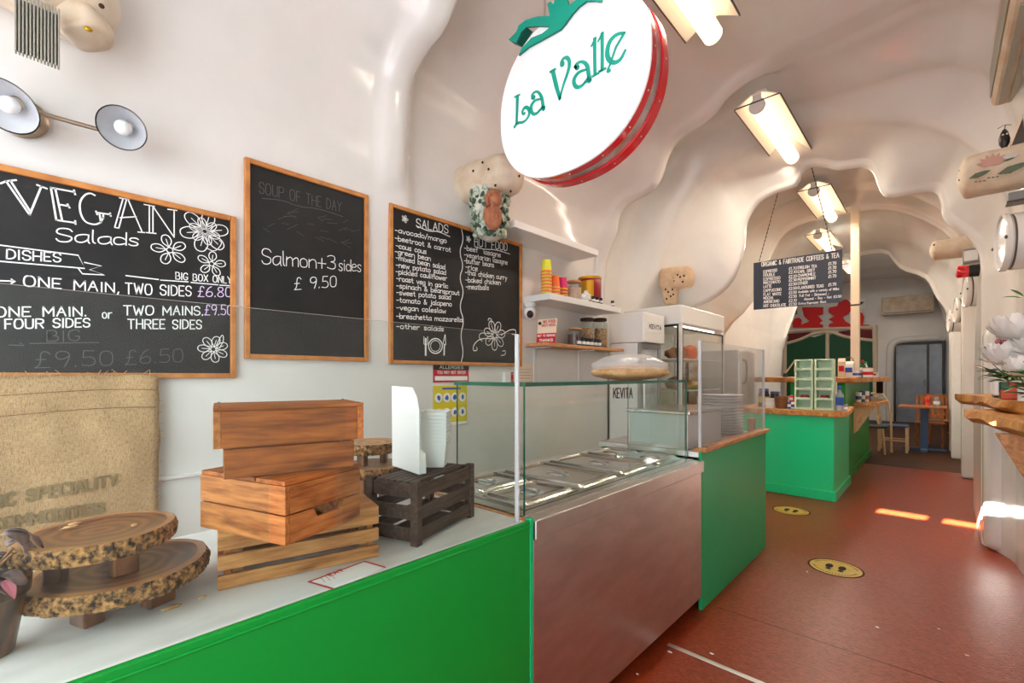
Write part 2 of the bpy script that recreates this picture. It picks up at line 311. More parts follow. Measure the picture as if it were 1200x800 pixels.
# ---------------------------------------------------------------- a single-stroke hand (cap height 10)
G = {}
def g(ch, w, s): G[ch] = (w, [[tuple(float(k) for k in p.split(',')) for p in pl.split()] for pl in s.split(';') if pl.strip()])
g(' ',4,'')
for l in '''A|6|0,0 3,10;3,10 6,0;1,4 5,4
B|6|0,0 0,10;0,10 4,10 5,9 5,6 4,5 0,5;0,5 4,5 6,4 6,1 4,0 0,0
C|6|6,8 5,10 2,10 0,8 0,2 2,0 5,0 6,2
D|6|0,0 0,10;0,10 3,10 6,8 6,2 3,0 0,0
E|5|0,0 0,10;0,10 5,10;0,5 4,5;0,0 5,0
F|5|0,0 0,10;0,10 5,10;0,5 4,5
G|6|6,8 5,10 2,10 0,8 0,2 2,0 5,0 6,2 6,4;6,4 3.5,4
H|6|0,0 0,10;6,0 6,10;0,5 6,5
I|1|.5,0 .5,10
J|4|4,10 4,2 3,0 1,0 0,2
K|6|0,0 0,10;6,10 0,4;2,6 6,0
L|5|0,10 0,0;0,0 5,0
M|7|0,0 0,10;0,10 3.5,3;3.5,3 7,10;7,10 7,0
N|6|0,0 0,10;0,10 6,0;6,0 6,10
O|6.5|3,10 1,10 0,7 0,3 1,0 5,0 6.5,3 6.5,7 5,10 3,10
P|6|0,0 0,10;0,10 4,10 6,9 6,6 4,5 0,5
Q|6.5|3,10 1,10 0,7 0,3 1,0 5,0 6.5,3 6.5,7 5,10 3,10;4,3 7,-1
R|6|0,0 0,10;0,10 4,10 6,9 6,6 4,5 0,5;3,5 6,0
S|5.5|5.5,8 4.5,10 1,10 0,8 0,6.5 1,5.5 4.5,4.5 5.5,3.5 5.5,1.5 4,0 1,0 0,2
T|6|0,10 6,10;3,10 3,0
U|6|0,10 0,2 1,0 5,0 6,2 6,10
V|6|0,10 3,0;3,0 6,10
W|8|0,10 2,0;2,0 4,8;4,8 6,0;6,0 8,10
X|6|0,0 6,10;0,10 6,0
Y|6|0,10 3,5;6,10 3,5;3,5 3,0
Z|6|0,10 6,10;6,10 0,0;0,0 6,0
a|5|5,6 3,6.3 0,5 0,1 2,0 4,1 5,3;5,6 5,1 5.5,0
b|5|0,10 0,0;0,4 2,6 5,5.5 5,1 3,0 0,1
c|4.5|4.5,5 3,6.3 0,5 0,1 2,0 4.5,1
d|5|5,10 5,0;5,4 3,6 0,5.5 0,1 2,0 5,1.5
e|5|0,3.2 5,3.6 4.5,6 2,6.3 0,5 0,1 2,0 5,1
f|4|4,9.5 3,10.3 1.5,9 1.5,0;0,6 3.5,6
g|5|5,5 3,6.3 0,5 0,1 2,0 5,2;5,6 5,-2 3,-3.5 0,-2.5
h|5|0,10 0,0;0,4 2,6.3 5,5.5 5,0
i|1.5|.7,6 .7,0;.6,8 .9,8.6
j|3|2.5,6 2.5,-2 1,-3.5 0,-2.5;2.4,8 2.7,8.6
k|5|0,10 0,0;4.5,6 0,2.5;1.5,3.6 5,0
l|1.5|.5,10 .5,1 1.5,0
m|8|0,6 0,0;0,4 2,6.3 4,5.5 4,0;4,4 6,6.3 8,5.5 8,0
n|5|0,6 0,0;0,4 2,6.3 5,5.5 5,0
o|5|2.5,6.2 0,5.5 0,1 2,0 5,.5 5,5 2.5,6.2
p|5|0,6 0,-3.5;0,4 2,6.3 5,5.5 5,1 3,0 0,1
q|5|5,6 5,-3.5;5,4 3,6.3 0,5.5 0,1 2,0 5,1
r|4|0,6 0,0;0,3.6 1.5,6 4,6
s|4|4,5.2 3,6.3 .5,6 .2,4 2,3.2 4,2 3.5,.2 1,0 0,1
t|4|1.5,9 1.5,1.5 3,0 4,.6;0,6 3.5,6
u|5|0,6 0,1 2,0 5,2;5,6 5,0
v|5|0,6 2.5,0;2.5,0 5,6
w|7|0,6 1.7,0;1.7,0 3.5,5;3.5,5 5.2,0;5.2,0 7,6
x|5|0,6 5,0;5,6 0,0
y|5|0,6 2.5,.5;5,6 2,-2 .5,-3.5
z|5|0,6 5,6;5,6 0,0;0,0 5,0
0|6|3,10 0,9 0,1 3,0 6,1 6,9 3,10
1|3|0,8 2,10;2,10 2,0
2|6|0,8 1,10 5,10 6,7.5 4,4.5 0,0;0,0 6,0
3|6|0,9 2,10 5.5,9.5 5.5,6 2.5,5.2;2.5,5.2 6,4.6 6,.8 3,0 0,1
4|6|4,0 4,10;4,10 0,3;0,3 6,3
5|6|5.5,10 1,10;1,10 .5,5.5;.5,5.5 4,6.2 6,4.5 6,1.5 4,0 0,.8
6|6|5,10 2,8.5 0,4 0,1 3,0 6,1 6,4.5 3,5.5 .3,3.5
7|6|0,10 6,10;6,10 2,0
8|6|3,5.2 .5,6.5 .5,9.2 3,10 5.5,9.2 5.5,6.5 3,5.2 0,3.5 0,1 3,0 6,1 6,3.5 3,5.2
9|6|6,6.5 3,4.5 .3,5.5 .3,9 3,10 6,9 6,5 4,0
£|6|6,8.5 4.5,10.2 2.2,9.5 2.2,2 0,0;0,0 6,0;.4,5 4.4,5
.|1|.4,0 .6,.7
,|1.5|1,.6 .3,-1.8
-|4|0,4 4,4
+|6|0,4 6,4;3,7.5 3,.5
/|4|0,-1 4,10.5
&|6|6,0 1,7 1.5,9.6 3.5,9.6 4,7.5 0,3 .5,.5 3,0 6,4
:|1|.4,1 .6,1.6;.4,5 .6,5.6
*|5|0,2 5,7;0,7 5,2;2.5,8 2.5,1'''.split('\n'):
    ch, w, s = l.split('|'); g(ch, float(w), s)
def write(mb, s, P0, P1, h, w, nrm, slant=0, mi=0, jit=.25, gap=2.2, up=(0,0,1)):
    P0 = Vector(P0); P1 = Vector(P1); up = Vector(up); rnd = random.Random(s)
    tot = sum(G.get(c, G['o'])[0]+gap for c in s)-gap; ex = (P1-P0)/tot; k = h/10; x = 0
    for c in s:
        gw, pls = G.get(c, G['o']); dy = rnd.uniform(-jit, jit)
        for pl in pls:
            pts = [Vector((a+rnd.uniform(-jit,jit)*.5, b+dy+rnd.uniform(-jit,jit)*.5, 0)) for a, b in pl]
            if len(pts) > 2: pts = chaikin(pts, 2)
            mb.ribbon([P0+ex*(x+p.x+p.y*slant)+up*(p.y*k) for p in pts], w, nrm, mi)
        x += gw+gap
class Board:
    """marks on a flat face: photograph pixels carried onto the plane"""
    def __init__(s, nrm, **pl): s.n = Vector(nrm); s.pl = pl; s.mb = MB()
    def P(s, px, py): return at(px, py, **s.pl)
    def flush(s, name, mt, parent): s.mb.build(name, mt, parent, fixn=False); s.mb = MB()
    def text(s, t, x0, y0, x1, y1, hpx, w=.004, **k):
        a, b = s.P(x0,y0), s.P(x1,y1); h = (s.P(x0,y0-hpx)-a).length; write(s.mb, t, a, b, h, w, s.n, **k)
    def line(s, pts, w=.004, sm=0, mi=0): s.mb.ribbon(chaikin([s.P(*p) for p in pts], sm) if sm else [s.P(*p) for p in pts], w, s.n, mi)
    def flower(s, cx, cy, r, n, w=.003, ph=0, mi=0):
        c = s.P(cx, cy); e = (s.P(cx,cy-r)-c).length; rt = Vector((0,0,1)).cross(s.n).normalized() * 1
        for k in range(n):
            a = ph+2*math.pi*k/n; d = rt*math.cos(a)+Vector((0,0,1))*math.sin(a); p = s.n.cross(d)
            s.mb.ribbon(chaikin([c+d*e*.2, c+d*e*.55+p*e*.3, c+d*e*.95+p*e*.22, c+d*e*1.05, c+d*e*.95-p*e*.22, c+d*e*.55-p*e*.3, c+d*e*.2], 2), w, s.n, mi)
            s.mb.ribbon([c+d*e*.25, c+d*e*.75], w*.8, s.n, mi)
        s.mb.ribbon([c+(rt*math.cos(a*.5236)+Vector((0,0,1))*math.sin(a*.5236))*e*.18 for a in range(13)], w, s.n, mi)
# ---------------------------------------------------------------- room shell: one moulded plaster tunnel, lofted from cross-sections
R0 = [(-2.3,-.1),(-2.3,1.2),(-2.3,2.3)]
def ss(a, b, v): t = min(1, max(0, (v-a)/(b-a))); return t*t*(3-2*t)
def lip(y, prof, R=.085, w=lambda x, z: ss(2.0, 2.3, z)):
    return [(y+d*R, ('off', prof, R*(1-math.sqrt(max(0,1-d*d)))*.92, w)) for d in (-.98,-.85,-.65,-.4,-.15,.15,.4,.65,.85,.98)]
NEAR = [(-2.3,-.1),(-2.3,1.5),(-2.3,2.5),(-2.26,2.85),(-2.1,3.25),(-1.7,3.5),(-1,3.62),(-.2,3.66),(.25,3.6),(.5,3.3),(.55,2.6),(.55,-.1)]
RIB1 = [(-2.3,-.1),(-2.3,1.5),(-2.3,2.3),(-2.24,2.5),(-2.21,2.75),(-2.19,2.95),(-2.05,3.04),(-1.88,3.08),(-1.78,3.2),(-1.72,3.38),(-1.5,3.5),(-1,3.56),(-.3,3.64),(.2,3.62),(.42,3.35),(.5,2.7),(.5,-.1)]
RIB2 = [(-2.3,-.1),(-2.3,1.5),(-2.3,2.3),(-2.22,2.5),(-2.16,2.62),(-2.15,2.72),(-2.11,2.81),(-2.02,2.86),(-1.85,2.89),(-1.77,2.94),(-1.72,3.03),(-1.68,3.16),(-1.62,3.25),(-1.5,3.30),(-1.38,3.32),(-1.28,3.37),(-1.2,3.45),(-1.08,3.50),(-.95,3.53),(-.8,3.58),(-.5,3.59),(0,3.64),(.33,3.45),(.41,2.95),(.41,2.2),(.41,-.1)]
RIB3 = [(-2.5,-.1),(-2.5,1.75),(-2.38,1.95),(-2.1,2.05),(-1.8,2.13),(-1.6,2.28),(-1.51,2.5),(-1.47,2.7),(-1.47,2.88),(-1.38,3.05),(-1.22,3.12),(-1.04,3.13),(-.985,3.18),(-.965,3.27),(-.88,3.30),(-.78,3.26),(-.69,3.20),(-.60,3.185),(-.48,3.17),(-.42,3.10),(-.39,2.97),(-.35,2.87),(-.28,2.84),(-.15,2.84),(-.04,2.83),(.0,2.79),(.015,2.70),(.02,2.6),(.06,2.52),(.14,2.43),(.205,2.34),(.237,2.22),(.24,2.05),(.24,1.0),(.24,-.1)]
SEC = [
 (-1.0, NEAR), (.95, NEAR), lip(1.43, RIB1, .10, lambda x, z: ss(2.3,2.6,z)*ss(-1.2,-1.6,x)),
 (1.64, [(-2.3,-.1),(-2.3,1.5),(-2.3,2.3),(-2.38,2.6),(-2.42,2.95),(-2.36,3.3),(-2.1,3.56),(-1.7,3.68),(-1.1,3.7),(-.4,3.74),(.1,3.74),(.36,3.52),(.45,2.9),(.45,2.2),(.45,-.1)]),
 (2.9, [(-2.3,-.1),(-2.3,1.5),(-2.3,2.3),(-2.37,2.6),(-2.38,2.9),(-2.25,3.25),(-1.95,3.5),(-1.6,3.6),(-1.1,3.62),(-.4,3.66),(.08,3.72),(.34,3.55),(.42,3.0),(.42,2.2),(.42,-.1)]),
 lip(3.70, RIB2, .085, lambda x, z: ss(1.5,1.9,z)*ss(-.85,-1.1,x)),
 (3.90, [(-2.54,-.1),(-2.54,1.5),(-2.54,2.4),(-2.56,2.9),(-2.44,3.35),(-2.12,3.64),(-1.6,3.72),(-1.2,3.70),(-.98,3.63),(-.85,3.58),(-.5,3.58),(0.05,3.62),(.32,3.4),(.41,2.9),(.41,2.2),(.41,-.1)]),
 (4.35, [(-2.54,-.1),(-2.54,1.5),(-2.52,2.1),(-2.46,2.6),(-2.34,3.0),(-2.12,3.35),(-1.85,3.56),(-1.4,3.6),(-.95,3.56),(-.5,3.5),(0.0,3.48),(.28,3.25),(.40,2.75),(.41,2.2),(.41,-.1)]),
 (4.62, [(-2.5,-.1),(-2.5,1.6),(-2.44,1.95),(-2.3,2.2),(-2.2,2.4),(-2.1,2.65),(-1.95,2.9),(-1.8,3.12),(-1.55,3.34),(-1.2,3.44),(-.95,3.45),(-.5,3.38),(-.1,3.2),(.18,2.95),(.34,2.6),(.39,2.2),(.39,1.0),(.39,-.1)]),
 lip(5.14, RIB3, .075),
 (5.36, [(-2.48,-.1),(-2.48,1.7),(-2.46,2.2),(-2.2,2.75),(-1.9,3.12),(-1.65,3.36),(-1.3,3.48),(-.9,3.50),(-.35,3.46),(.05,3.32),(.28,3.05),(.34,2.6),(.28,2.15),(.24,1.0),(.24,-.1)]),
 (6.4, [(-2.48,-.1),(-2.48,1.7),(-2.45,2.2),(-2.2,2.75),(-1.95,3.1),(-1.7,3.34),(-1.3,3.46),(-.9,3.49),(-.35,3.44),(.05,3.3),(.26,2.95),(.32,2.5),(.27,2.15),(.25,1.0),(.25,-.1)]),
 (6.62, [(-2.48,-.1),(-2.48,1.7),(-2.45,2.2),(-2.2,2.75),(-1.95,3.1),(-1.7,3.35),(-1.3,3.48),(-.9,3.5),(-.45,3.4),(-.1,3.2),(.18,2.85),(.33,2.4),(.37,2.15),(.37,1.0),(.37,-.1)]),
 lip(7.2, [(-2.48,-.1),(-2.48,1.7),(-2.36,2.0),(-2.0,2.3),(-1.84,2.65),(-1.74,2.98),(-1.58,3.27),(-1.35,3.37),(-1,3.37),(-.8,3.38),(-.5,3.36),(-.2,3.2),(.1,2.9),(.3,2.4),(.36,2.15),(.36,1.0),(.36,-.1)], .07),
 (7.6, [(-2.48,-.1),(-2.48,1.7),(-2.46,2.3),(-2.3,3.0),(-2.0,3.4),(-1.6,3.62),(-1,3.68),(-.5,3.6),(-.1,3.35),(.2,2.95),(.34,2.4),(.36,2.15),(.36,1.0),(.36,-.1)]),
 (10.2, [(-2.48,-.1),(-2.48,1.7),(-2.46,2.3),(-2.3,3.0),(-2.0,3.4),(-1.6,3.62),(-1,3.7),(-.5,3.6),(-.1,3.35),(.2,2.95),(.3,2.4),(.3,2.15),(.3,1.0),(.3,-.1)]),
 lip(11.0, [(-2.48,-.1),(-2.48,1.7),(-2.3,2.3),(-2.1,2.9),(-1.8,3.3),(-1.4,3.55),(-1.0,3.62),(-.7,3.6),(-.6,3.4),(-.5,3.24),(-.2,3.08),(-.1,2.9),(-.05,2.7),(.06,2.5),(.12,2.3),(.13,2.1),(.13,1.0),(.13,-.1)], .08),
 (11.5, [(-4.2,-.1),(-4.2,1.5),(-4.2,2.9),(-3.9,3.7),(-3.2,4.0),(-2,4.1),(-1,4.1),(-.4,4.0),(-.1,3.6),(.1,2.9),(.15,2.2),(.15,-.1)]),
 (16.9, [(-4.2,-.1),(-4.2,1.5),(-4.2,2.9),(-3.9,3.7),(-3.2,4.0),(-2,4.1),(-1,4.1),(-.4,4.0),(-.1,3.6),(.1,2.9),(.15,2.2),(.15,-.1)]),
]
LC = (-1.0, 1.3)
def radii(prof, N):
    p = [Vector((a,b,0)) for a, b in prof]
    inner = chaikin(p, 1); inner = inner + [inner[0]]
    out = []
    for i in range(N):
        a = math.radians(-62+304*i/(N-1)); d = (math.cos(a), math.sin(a)); best = None
        for q, w in zip(inner, inner[1:]):
            ex, ez = w.x-q.x, w.y-q.y; den = d[0]*ez-d[1]*ex
            if abs(den) < 1e-12: continue
            qx, qz = q.x-LC[0], q.y-LC[1]; t = (qx*ez-qz*ex)/den; u = (qx*d[1]-qz*d[0])/den
            if t > 0 and -1e-6 <= u <= 1+1e-6 and (best is None or t < best): best = t
        out.append(best if best else out[-1])
    return out
def shell():
    global SEC
    S2 = []
    for k in SEC: S2 += k if isinstance(k, list) else [k]
    SEC = S2
    NT = 460; secs = [(y, [r+p[2]*p[3](LC[0]+r*math.cos(math.radians(-62+304*i/(NT-1))), LC[1]+r*math.sin(math.radians(-62+304*i/(NT-1)))) for i, r in enumerate(radii(p[1], NT))] if isinstance(p, tuple) else radii(p, NT)) for y, p in SEC]; lips = [isinstance(p, tuple) for y, p in SEC]; ys = []
    y = -1.0
    while y < 16.9: ys.append(y); y += (.012 if any(abs(y-q) < .11 for q in (1.43,3.70,5.14,7.2,11.0)) else .035) if y < 11.2 else .12
    ys.append(16.9); bm = bmesh.new(); rows = []
    for y in ys:
        k = max(i for i in range(len(secs)-1) if secs[i][0] <= y+1e-9) if y < 16.9 else len(secs)-2
        (ya, ra), (yb, rb) = secs[k], secs[k+1]; t = min(1, max(0, (y-ya)/(yb-ya))); t = t if lips[k] and lips[k+1] else (t*t*(1.6-.6*t) if lips[k+1] else t*t*(3-2*t)); row = []
        for i in range(NT):
            a = math.radians(-62+304*i/(NT-1)); r = ra[i]*(1-t)+rb[i]*t
            x, z = LC[0]+r*math.cos(a), LC[1]+r*math.sin(a)
            up = min(1, max(0, (z-1.9)/.5)); n = noise.noise((x*1.1, y*1.1, z*1.1))*.018*up
            row.append(bm.verts.new((x+n*math.cos(a), y, z+n*math.sin(a))))
        rows.append(row)
    for a, b in zip(rows, rows[1:]):
        for i in range(NT-1):
            if max(v.co.z for v in (a[i],a[i+1],b[i],b[i+1])) < -.02: continue
            f = bm.faces.new((a[i], b[i], b[i+1], a[i+1])); an = -62+304*(i+.5)/(NT-1)
            f.material_index = 0 if an < 58 else 1 if an < 118 else 2
    bm.normal_update(); bm.verts.index_update(); nrm = [v.normal.copy() for v in bm.verts]; cos_ = [v.co.copy() for v in bm.verts]
    for mi, nm in enumerate(('wall_right','ceiling','wall_left')):
        idx = {}; fs = []
        for f in bm.faces:
            if f.material_index == mi: fs.append([idx.setdefault(v.index, len(idx)) for v in f.verts])
        me = bpy.data.meshes.new(nm); keys = list(idx); me.from_pydata([cos_[k] for k in keys], [], fs)
        for p in me.polygons: p.use_smooth = True
        me.normals_split_custom_set_from_vertices([nrm[k] for k in keys])
        me.materials.append(M['plaster']); o = bpy.data.objects.new(nm, me); C.objects.link(o); tag(o, kind='structure')
    bm.free()
shell()
def struct(name, mb, mats, **k): return tag(mb.build(name, mats, **k), kind='structure')
m = MB(); m.box((-4.5,-9,-.1),(1.2,8.5,0)); struct('floor', m, 'floor')
m = MB(); m.box((-4.5,8.5,-.1),(1.2,17.4,.001)); struct('floor_rear', m, 'woodfloor')
m = MB(); m.box((-4.6,16.9,0),(1,17.1,4.4)); struct('wall_back', m, 'plaster')
# street front: glazed opening, lintel, slot of transom above, all with real depth
m = MB()
for lo, hi in (((-3,-1.12,0),(-2.2,-.98,3.8)),((.45,-1.12,0),(1.2,-.98,3.8)),((-2.2,-1.12,2.55),(.45,-.98,2.75)),((-2.2,-1.12,2.88),(.45,-.98,3.8)),((-2.2,-1.12,2.75),(-1.10,-.98,2.88)),((-.74,-1.12,2.75),(-.64,-.98,2.88)),((-.22,-1.12,2.75),(.45,-.98,2.88))): m.box(lo, hi)
struct('wall_front', m, 'white')
m = MB(); m.box((-6,-8.4,0),(5,-8,5.62)); struct('wall_street', m, 'stucco')
def rim(name, x0, y0, y1, z0, z1): pass
# floor details
m = MB(); a = at(785,755,z=.004); b = at(897,800,z=.004); d = Vector((1,0,0))
m.box((-.955, a.y-.012, 0.0005), (.38, a.y+.012, .005)); tag(m.build('floor_strip', 'steel', bevel=.002), 'metal threshold strip running across the red floor', 'floor strip')
m = MB(); ys = at(837,710,z=0).y; m.box((-.9, ys-.0015, 0.0004), (.4, ys+.0015, .001)); struct('trim_1', m, 'dark')
def sticker(px, py, label):
    c = at(px, py, z=.001); t = thing('floor_sticker', label, 'sticker', c, group='round floor stickers')
    m = MB(); m.lathe([(.145,0),(.145,.0012)], n=40); m.build('disc', 'floorvinyl', t, local=True)
    m = MB()
    for s in (-1,1):
        m.blob((s*.036,.012,.0014), (.022,.042,.0008)); m.blob((s*.034,-.046,.0014), (.017,.017,.0008))
    for k in range(44):
        a = 2*math.pi*k/44
        if abs(math.sin(a)) > .25: m.obox((.122*math.cos(a), .122*math.sin(a), .0014), (.012,.006,.001), Matrix.Rotation(a,3,'Z'))
    m.build('footprint_print', 'dark', t, local=True)
    m = MB(); m.lathe([(.148,.0),(.148,.0009),(.158,.0009),(.158,0)], n=40, cap=False); m.build('dark_edge', 'hole', t, local=True)
sticker(979,665,'larger looking round yellow footprint sticker, alone in the middle of the red floor'); sticker(927,598,'round yellow footprint sticker on the floor near the far mint counter')
for i, (px, py, s) in enumerate(((785,764,.012),(834,766,.010),(747,790,.006),(1028,735,.008),(1133,768,.007),(1100,737,.006),(946,670,.006))):
    p = at(px, py, z=0); m = MB(); m.blob((p.x,p.y,.002), (s,s*.6,.002), .5, seed=i, seg=10, rings=6)
    tag(m.build('food_crumb', 'paper'), ['pale crumb on the threshold strip by the steel counter','pale crumb just beyond the middle of the threshold strip','tiny crumb on the red floor below the steel counter','pale crumb alone on the red floor beyond the floor seam','small crumb on the open red floor by the wall','small crumb on the floor midway between strip and wall','small crumb beside the round footprint sticker'][i], 'crumb', 'crumbs on the floor')
# dado trim on the left wall
m = MB(); m.box((-2.30,-1,.875),(-2.285,.62,.892)); struct('trim_2', m, 'plaster', bevel=.004)
# piers of the right wall further back
for k, (y0, y1, x0) in enumerate(((8.1,8.35,.21),(9.9,10.15,.14))):
    m = MB(); m.box((x0, y0, 0), (.5, y1, 2.25)); struct('trim_%d' % (k+3), m, 'plaster', bevel=.03, seg=4)
# rounded buttress on the near face of the first pier
m = MB(); m.box((.245,4.86,0),(.60,5.16,1.66)); struct('trim_5', m, 'plaster', bevel=.07, seg=6, smooth=True)
# dark glazed door in the back wall
P = lambda px, py: at(px, py, y=16.88)
a, b = P(1050,404), P(1104,493)
m = MB(); x0, x1, zt = a.x, b.x, a.z; fw = .07
m.box((x0-fw,16.83,0),(x0,16.9,zt+fw)); m.box((x1,16.83,0),(x1+fw,16.9,zt+fw)); m.box((x0,16.83,zt),(x1,16.9,zt+fw)); fr = struct('door_1', m, 'black', bevel=.008)
xs = P(1089,440).x
m = MB(); m.box((x0+.01,16.86,.002),(xs-.05,16.89,zt-.01)); m.build('door_leaf', 'doorsheen', fr)
m = MB(); m.box((xs-.05,16.84,.002),(xs,16.89,zt-.01)); m.build('door_stile', 'black', fr)
m = MB(); m.box((xs,16.86,.002),(x1-.005,16.89,zt-.01)); m.build('side_panel', 'doorsheen', fr)
m = MB(); m.tube([(xs-.1,16.83,1.0),(xs-.1,16.83,1.2)], .015); m.build('door_handle', 'nickel', fr)
# moulded plaster surround of the door
m = MB(); q = [P(1043,520),P(1043,412),P(1046,402),P(1056,398),P(1100,396)]; q[0].z = 0; m.tube(chaikin(q,2), .10, 10); struct('trim_6', m, 'plaster', smooth=True)
# ---------------------------------------------------------------- left wall: chalkboards
WX = -2.298
def chalkboard(name, label, y0, y1, z0, z1, th=.022, fw=.022):
    t = thing(name, label, 'chalkboard', (WX, (y0+y1)/2, z0))
    m = MB(); m.box((WX, y0+fw*.5, z0+fw*.5), (WX+.010, y1-fw*.5, z1-fw*.5)); m.build('slate', 'slate', t)
    m = MB(); x1 = WX+th
    m.box((WX+.0005,y0,z0),(x1,y0+fw,z1)); m.box((WX+.0005,y1-fw,z0),(x1,y1,z1)); m.box((WX+.0005,y0+fw,z0),(x1,y1-fw,z0+fw)); m.box((WX+.0005,y0+fw,z1-fw),(x1,y1-fw,z1)); m.build('frame', 'frame', t, bevel=.003)
    return t
BX = WX+.0115
def px2(sc, ox, oy): return lambda *q: [(ox+x/sc, oy+y/sc) for x, y in q]
a = at(277,254,x=WX+.02); b = at(279,443,x=WX+.02)
t = chalkboard('chalkboard', 'wide black chalkboard headed VEGAN Salads with price lines and flowers', -.56, a.y, b.z, a.z)
B = Board((1,0,0), x=BX); K = px2(5.333,0,180)
for q in ([(5,185),(38,172),(100,165)],[(38,172),(185,382)],[(66,170),(190,362)],[(258,205),(185,382)],[(232,195),(292,218)],
          [(318,212),(352,415)],[(345,215),(388,415)],[(318,212),(468,240)],[(462,228),(470,255)],[(375,318),(430,328)],[(422,316),(434,338)],[(352,415),(470,432)],[(470,420),(472,440)],
          [(605,368),(690,380)],[(600,360),(608,380)],[(688,372),(692,390)],[(622,375),(630,430)],[(645,378),(645,402)]): B.line(K(*q), .0055)
B.line(K((592,260),(565,245),(530,255),(497,300),(500,370),(530,428),(590,445),(628,432),(645,400)), .0055, 2)
K = px2(2.857,0,180)
for q in ([(412,150),(384,246)],[(424,152),(398,248)],[(384,247),(398,249)],[(428,152),(476,262)],[(402,214),(456,211)],[(400,148),(432,153)],[(462,262),(484,264)],
          [(500,172),(500,262)],[(512,176),(512,265)],[(483,170),(517,176)],[(490,264),(522,267)],[(512,176),(583,280)],[(583,188),(583,280)],[(562,186),(592,190)],
          [(0,306),(262,340),(284,384),(0,360)],[(284,364),(340,376),(300,388),(350,406),(276,402),(262,384)],[(0,425),(50,427),(38,420)],[(50,427),(38,434)],[(422,408),(530,421)],[(538,423),(630,429)],[(640,431),(730,439)],[(736,440),(776,442)]): B.line(K(*q), .0042)
B.flush('heading_writing','chalk',t); B.text('Salads', 66,282.5, 162,288, 16, .0042, slant=.02, gap=1.2)
B.flush('script_heading','chalk',t); B.text('DISHES', 8,303, 71,307, 11, .0042)
B.text('ONE MAIN,', 28,335, 140,343, 12, .0044); B.text('TWO SIDES', 147,344, 224,347, 12.5, .0044); B.text('BIG BOX ONLY', 206,327, 271,332, 8, .0036)
B.text('ONE MAIN.', -6,371, 101,370, 11.5, .0044); B.text('FOUR SIDES', 6,385, 105,383, 11, .0044); B.text('or', 120,373, 131,373, 11, .0036)
B.text('TWO MAINS.', 145,369, 238,369, 11, .0044); B.text('THREE SIDES', 150,385, 236,385, 11, .0044)
B.flush('price_writing','chalk',t); B.flower(240,271,24,6,.0036,.3); B.flower(240,271,15,6,.003,.8); B.flower(199,293,17,5,.0036,.6); B.flower(248,309,14,5,.0034,.2); B.flower(250,409,15,7,.003,.4)
B.line(K((690,330-15),(720,330),(745,300),(735,290)), .003, 2); B.line(K((725,640),(745,600),(750,625),(735,650)), .003, 2)
B.flush('flower_drawing','chalk',t)
B = Board((1,0,0), x=BX); B.text('£6.80', 232,347, 271,348, 12, .0036); B.text('£9.50', 240,369, 272,369, 12, .0036); B.mb.build('lilac_price', 'violet', t, fixn=False)
B = Board((1,0,0), x=BX); B.text('BIG', 55,400, 93,399, 13, .003); B.text('£9.50', 41,431, 132,428, 19, .003); B.text('£6.50', 147,427, 214,424, 17, .003); B.line(K((100,635),(330,632)),.003); B.line(K((30,640),(80,642),(68,634)),.003)
B.mb.build('faded_writing', 'faint', t, fixn=False)
a = at(287,183,x=WX+.02); b = at(432,229,x=WX+.02); c = at(287,420,x=WX+.02)
t = chalkboard('chalkboard', 'upright chalkboard offering Salmon and 3 sides at £9.50, middle of the three', a.y, b.y, c.z, a.z)
B = Board((1,0,0), x=BX); B.text('Salmon+3', 307,309, 393,316, 18, .0038, gap=1.2, slant=.004); B.text('sides', 397,317, 423,318.5, 14, .0036, gap=1.2); B.text('£ 9.50', 345,339, 394,336, 14, .0038); B.mb.build('chalk_writing', 'chalk', t, fixn=False)
B = Board((1,0,0), x=BX); B.text('SOUP OF THE DAY', 304,226, 400,248, 13, .003); K = px2(2.963,270,170); B.line(K((110,185),(180,190),(240,215),(300,218),(390,248)), .003, 2)
rnd = random.Random(3)
for k in range(26):
    x = rnd.uniform(100,430); y = 270+(x-100)*.16+rnd.uniform(-55,25); B.line(K((x,y),(x+rnd.uniform(15,40),y+rnd.uniform(-18,18))), .0016)
B.mb.build('faded_writing', 'faint', t, fixn=False)
a = at(457,237,x=WX+.02); b = at(612,288,x=WX+.02); c = at(457,426,x=WX+.02)
t = chalkboard('chalkboard', 'chalkboard listing SALADS and HOT FOOD beside the white shelves', a.y, b.y, c.z, a.z)
B = Board((1,0,0), x=BX); k_ = lambda x, y: (270+x/2.963, 170+y/2.963)
def row(s, x0, y0, x1, y1, h=15, w=.0046): B.text(s, *k_(x0,y0), *k_(x1,y1), h/2.963*1.18, w, gap=1.7)
B.text('SALADS', 488,266, 525,273.5, 10, .0052); B.text('HOT FOOD', 556,287.5, 594.5,294, 9.5, .0052)
B.flush('heading_writing','chalk',t)
for s, *q in (('-avocado/mango',572,302,750,340),('-beetroot & carrot',572,330,765,371),('-cous cous',575,356,680,378),('-green bean',572,376,695,402),('-mixed bean salad',575,398,745,431),('-new potato salad',575,423,748,450),('-pickled cauliflower',575,446,752,470),('-roast veg in garlic',577,470,755,497),('-spinach & beansprout',577,495,795,521),('-sweet potato salad',577,519,765,536),('-tomato & jalapeno',577,545,768,559),('-vegan coleslaw',577,571,748,583),('-breschetta mozzarella',577,601,805,614),('-other salads',577,636,740,646),
   ('-beef  lasagne',812,364,938,389),('-vegetarian lasagne',812,387,962,415),('-butter beans',812,408,915,424),('-rice',817,430,858,437),('-thai chicken curry',815,449,960,468),('-baked chicken',817,475,938,485),('-meatballs',818,499,897,503)): row(s, *q)
K = px2(2.963,270,170)
B.flush('list_writing','chalk',t); B.line(K((802,288),(810,330),(794,370),(810,420),(794,460),(812,510),(794,560),(812,610),(798,660),(810,720),(800,758)), .006, 2)
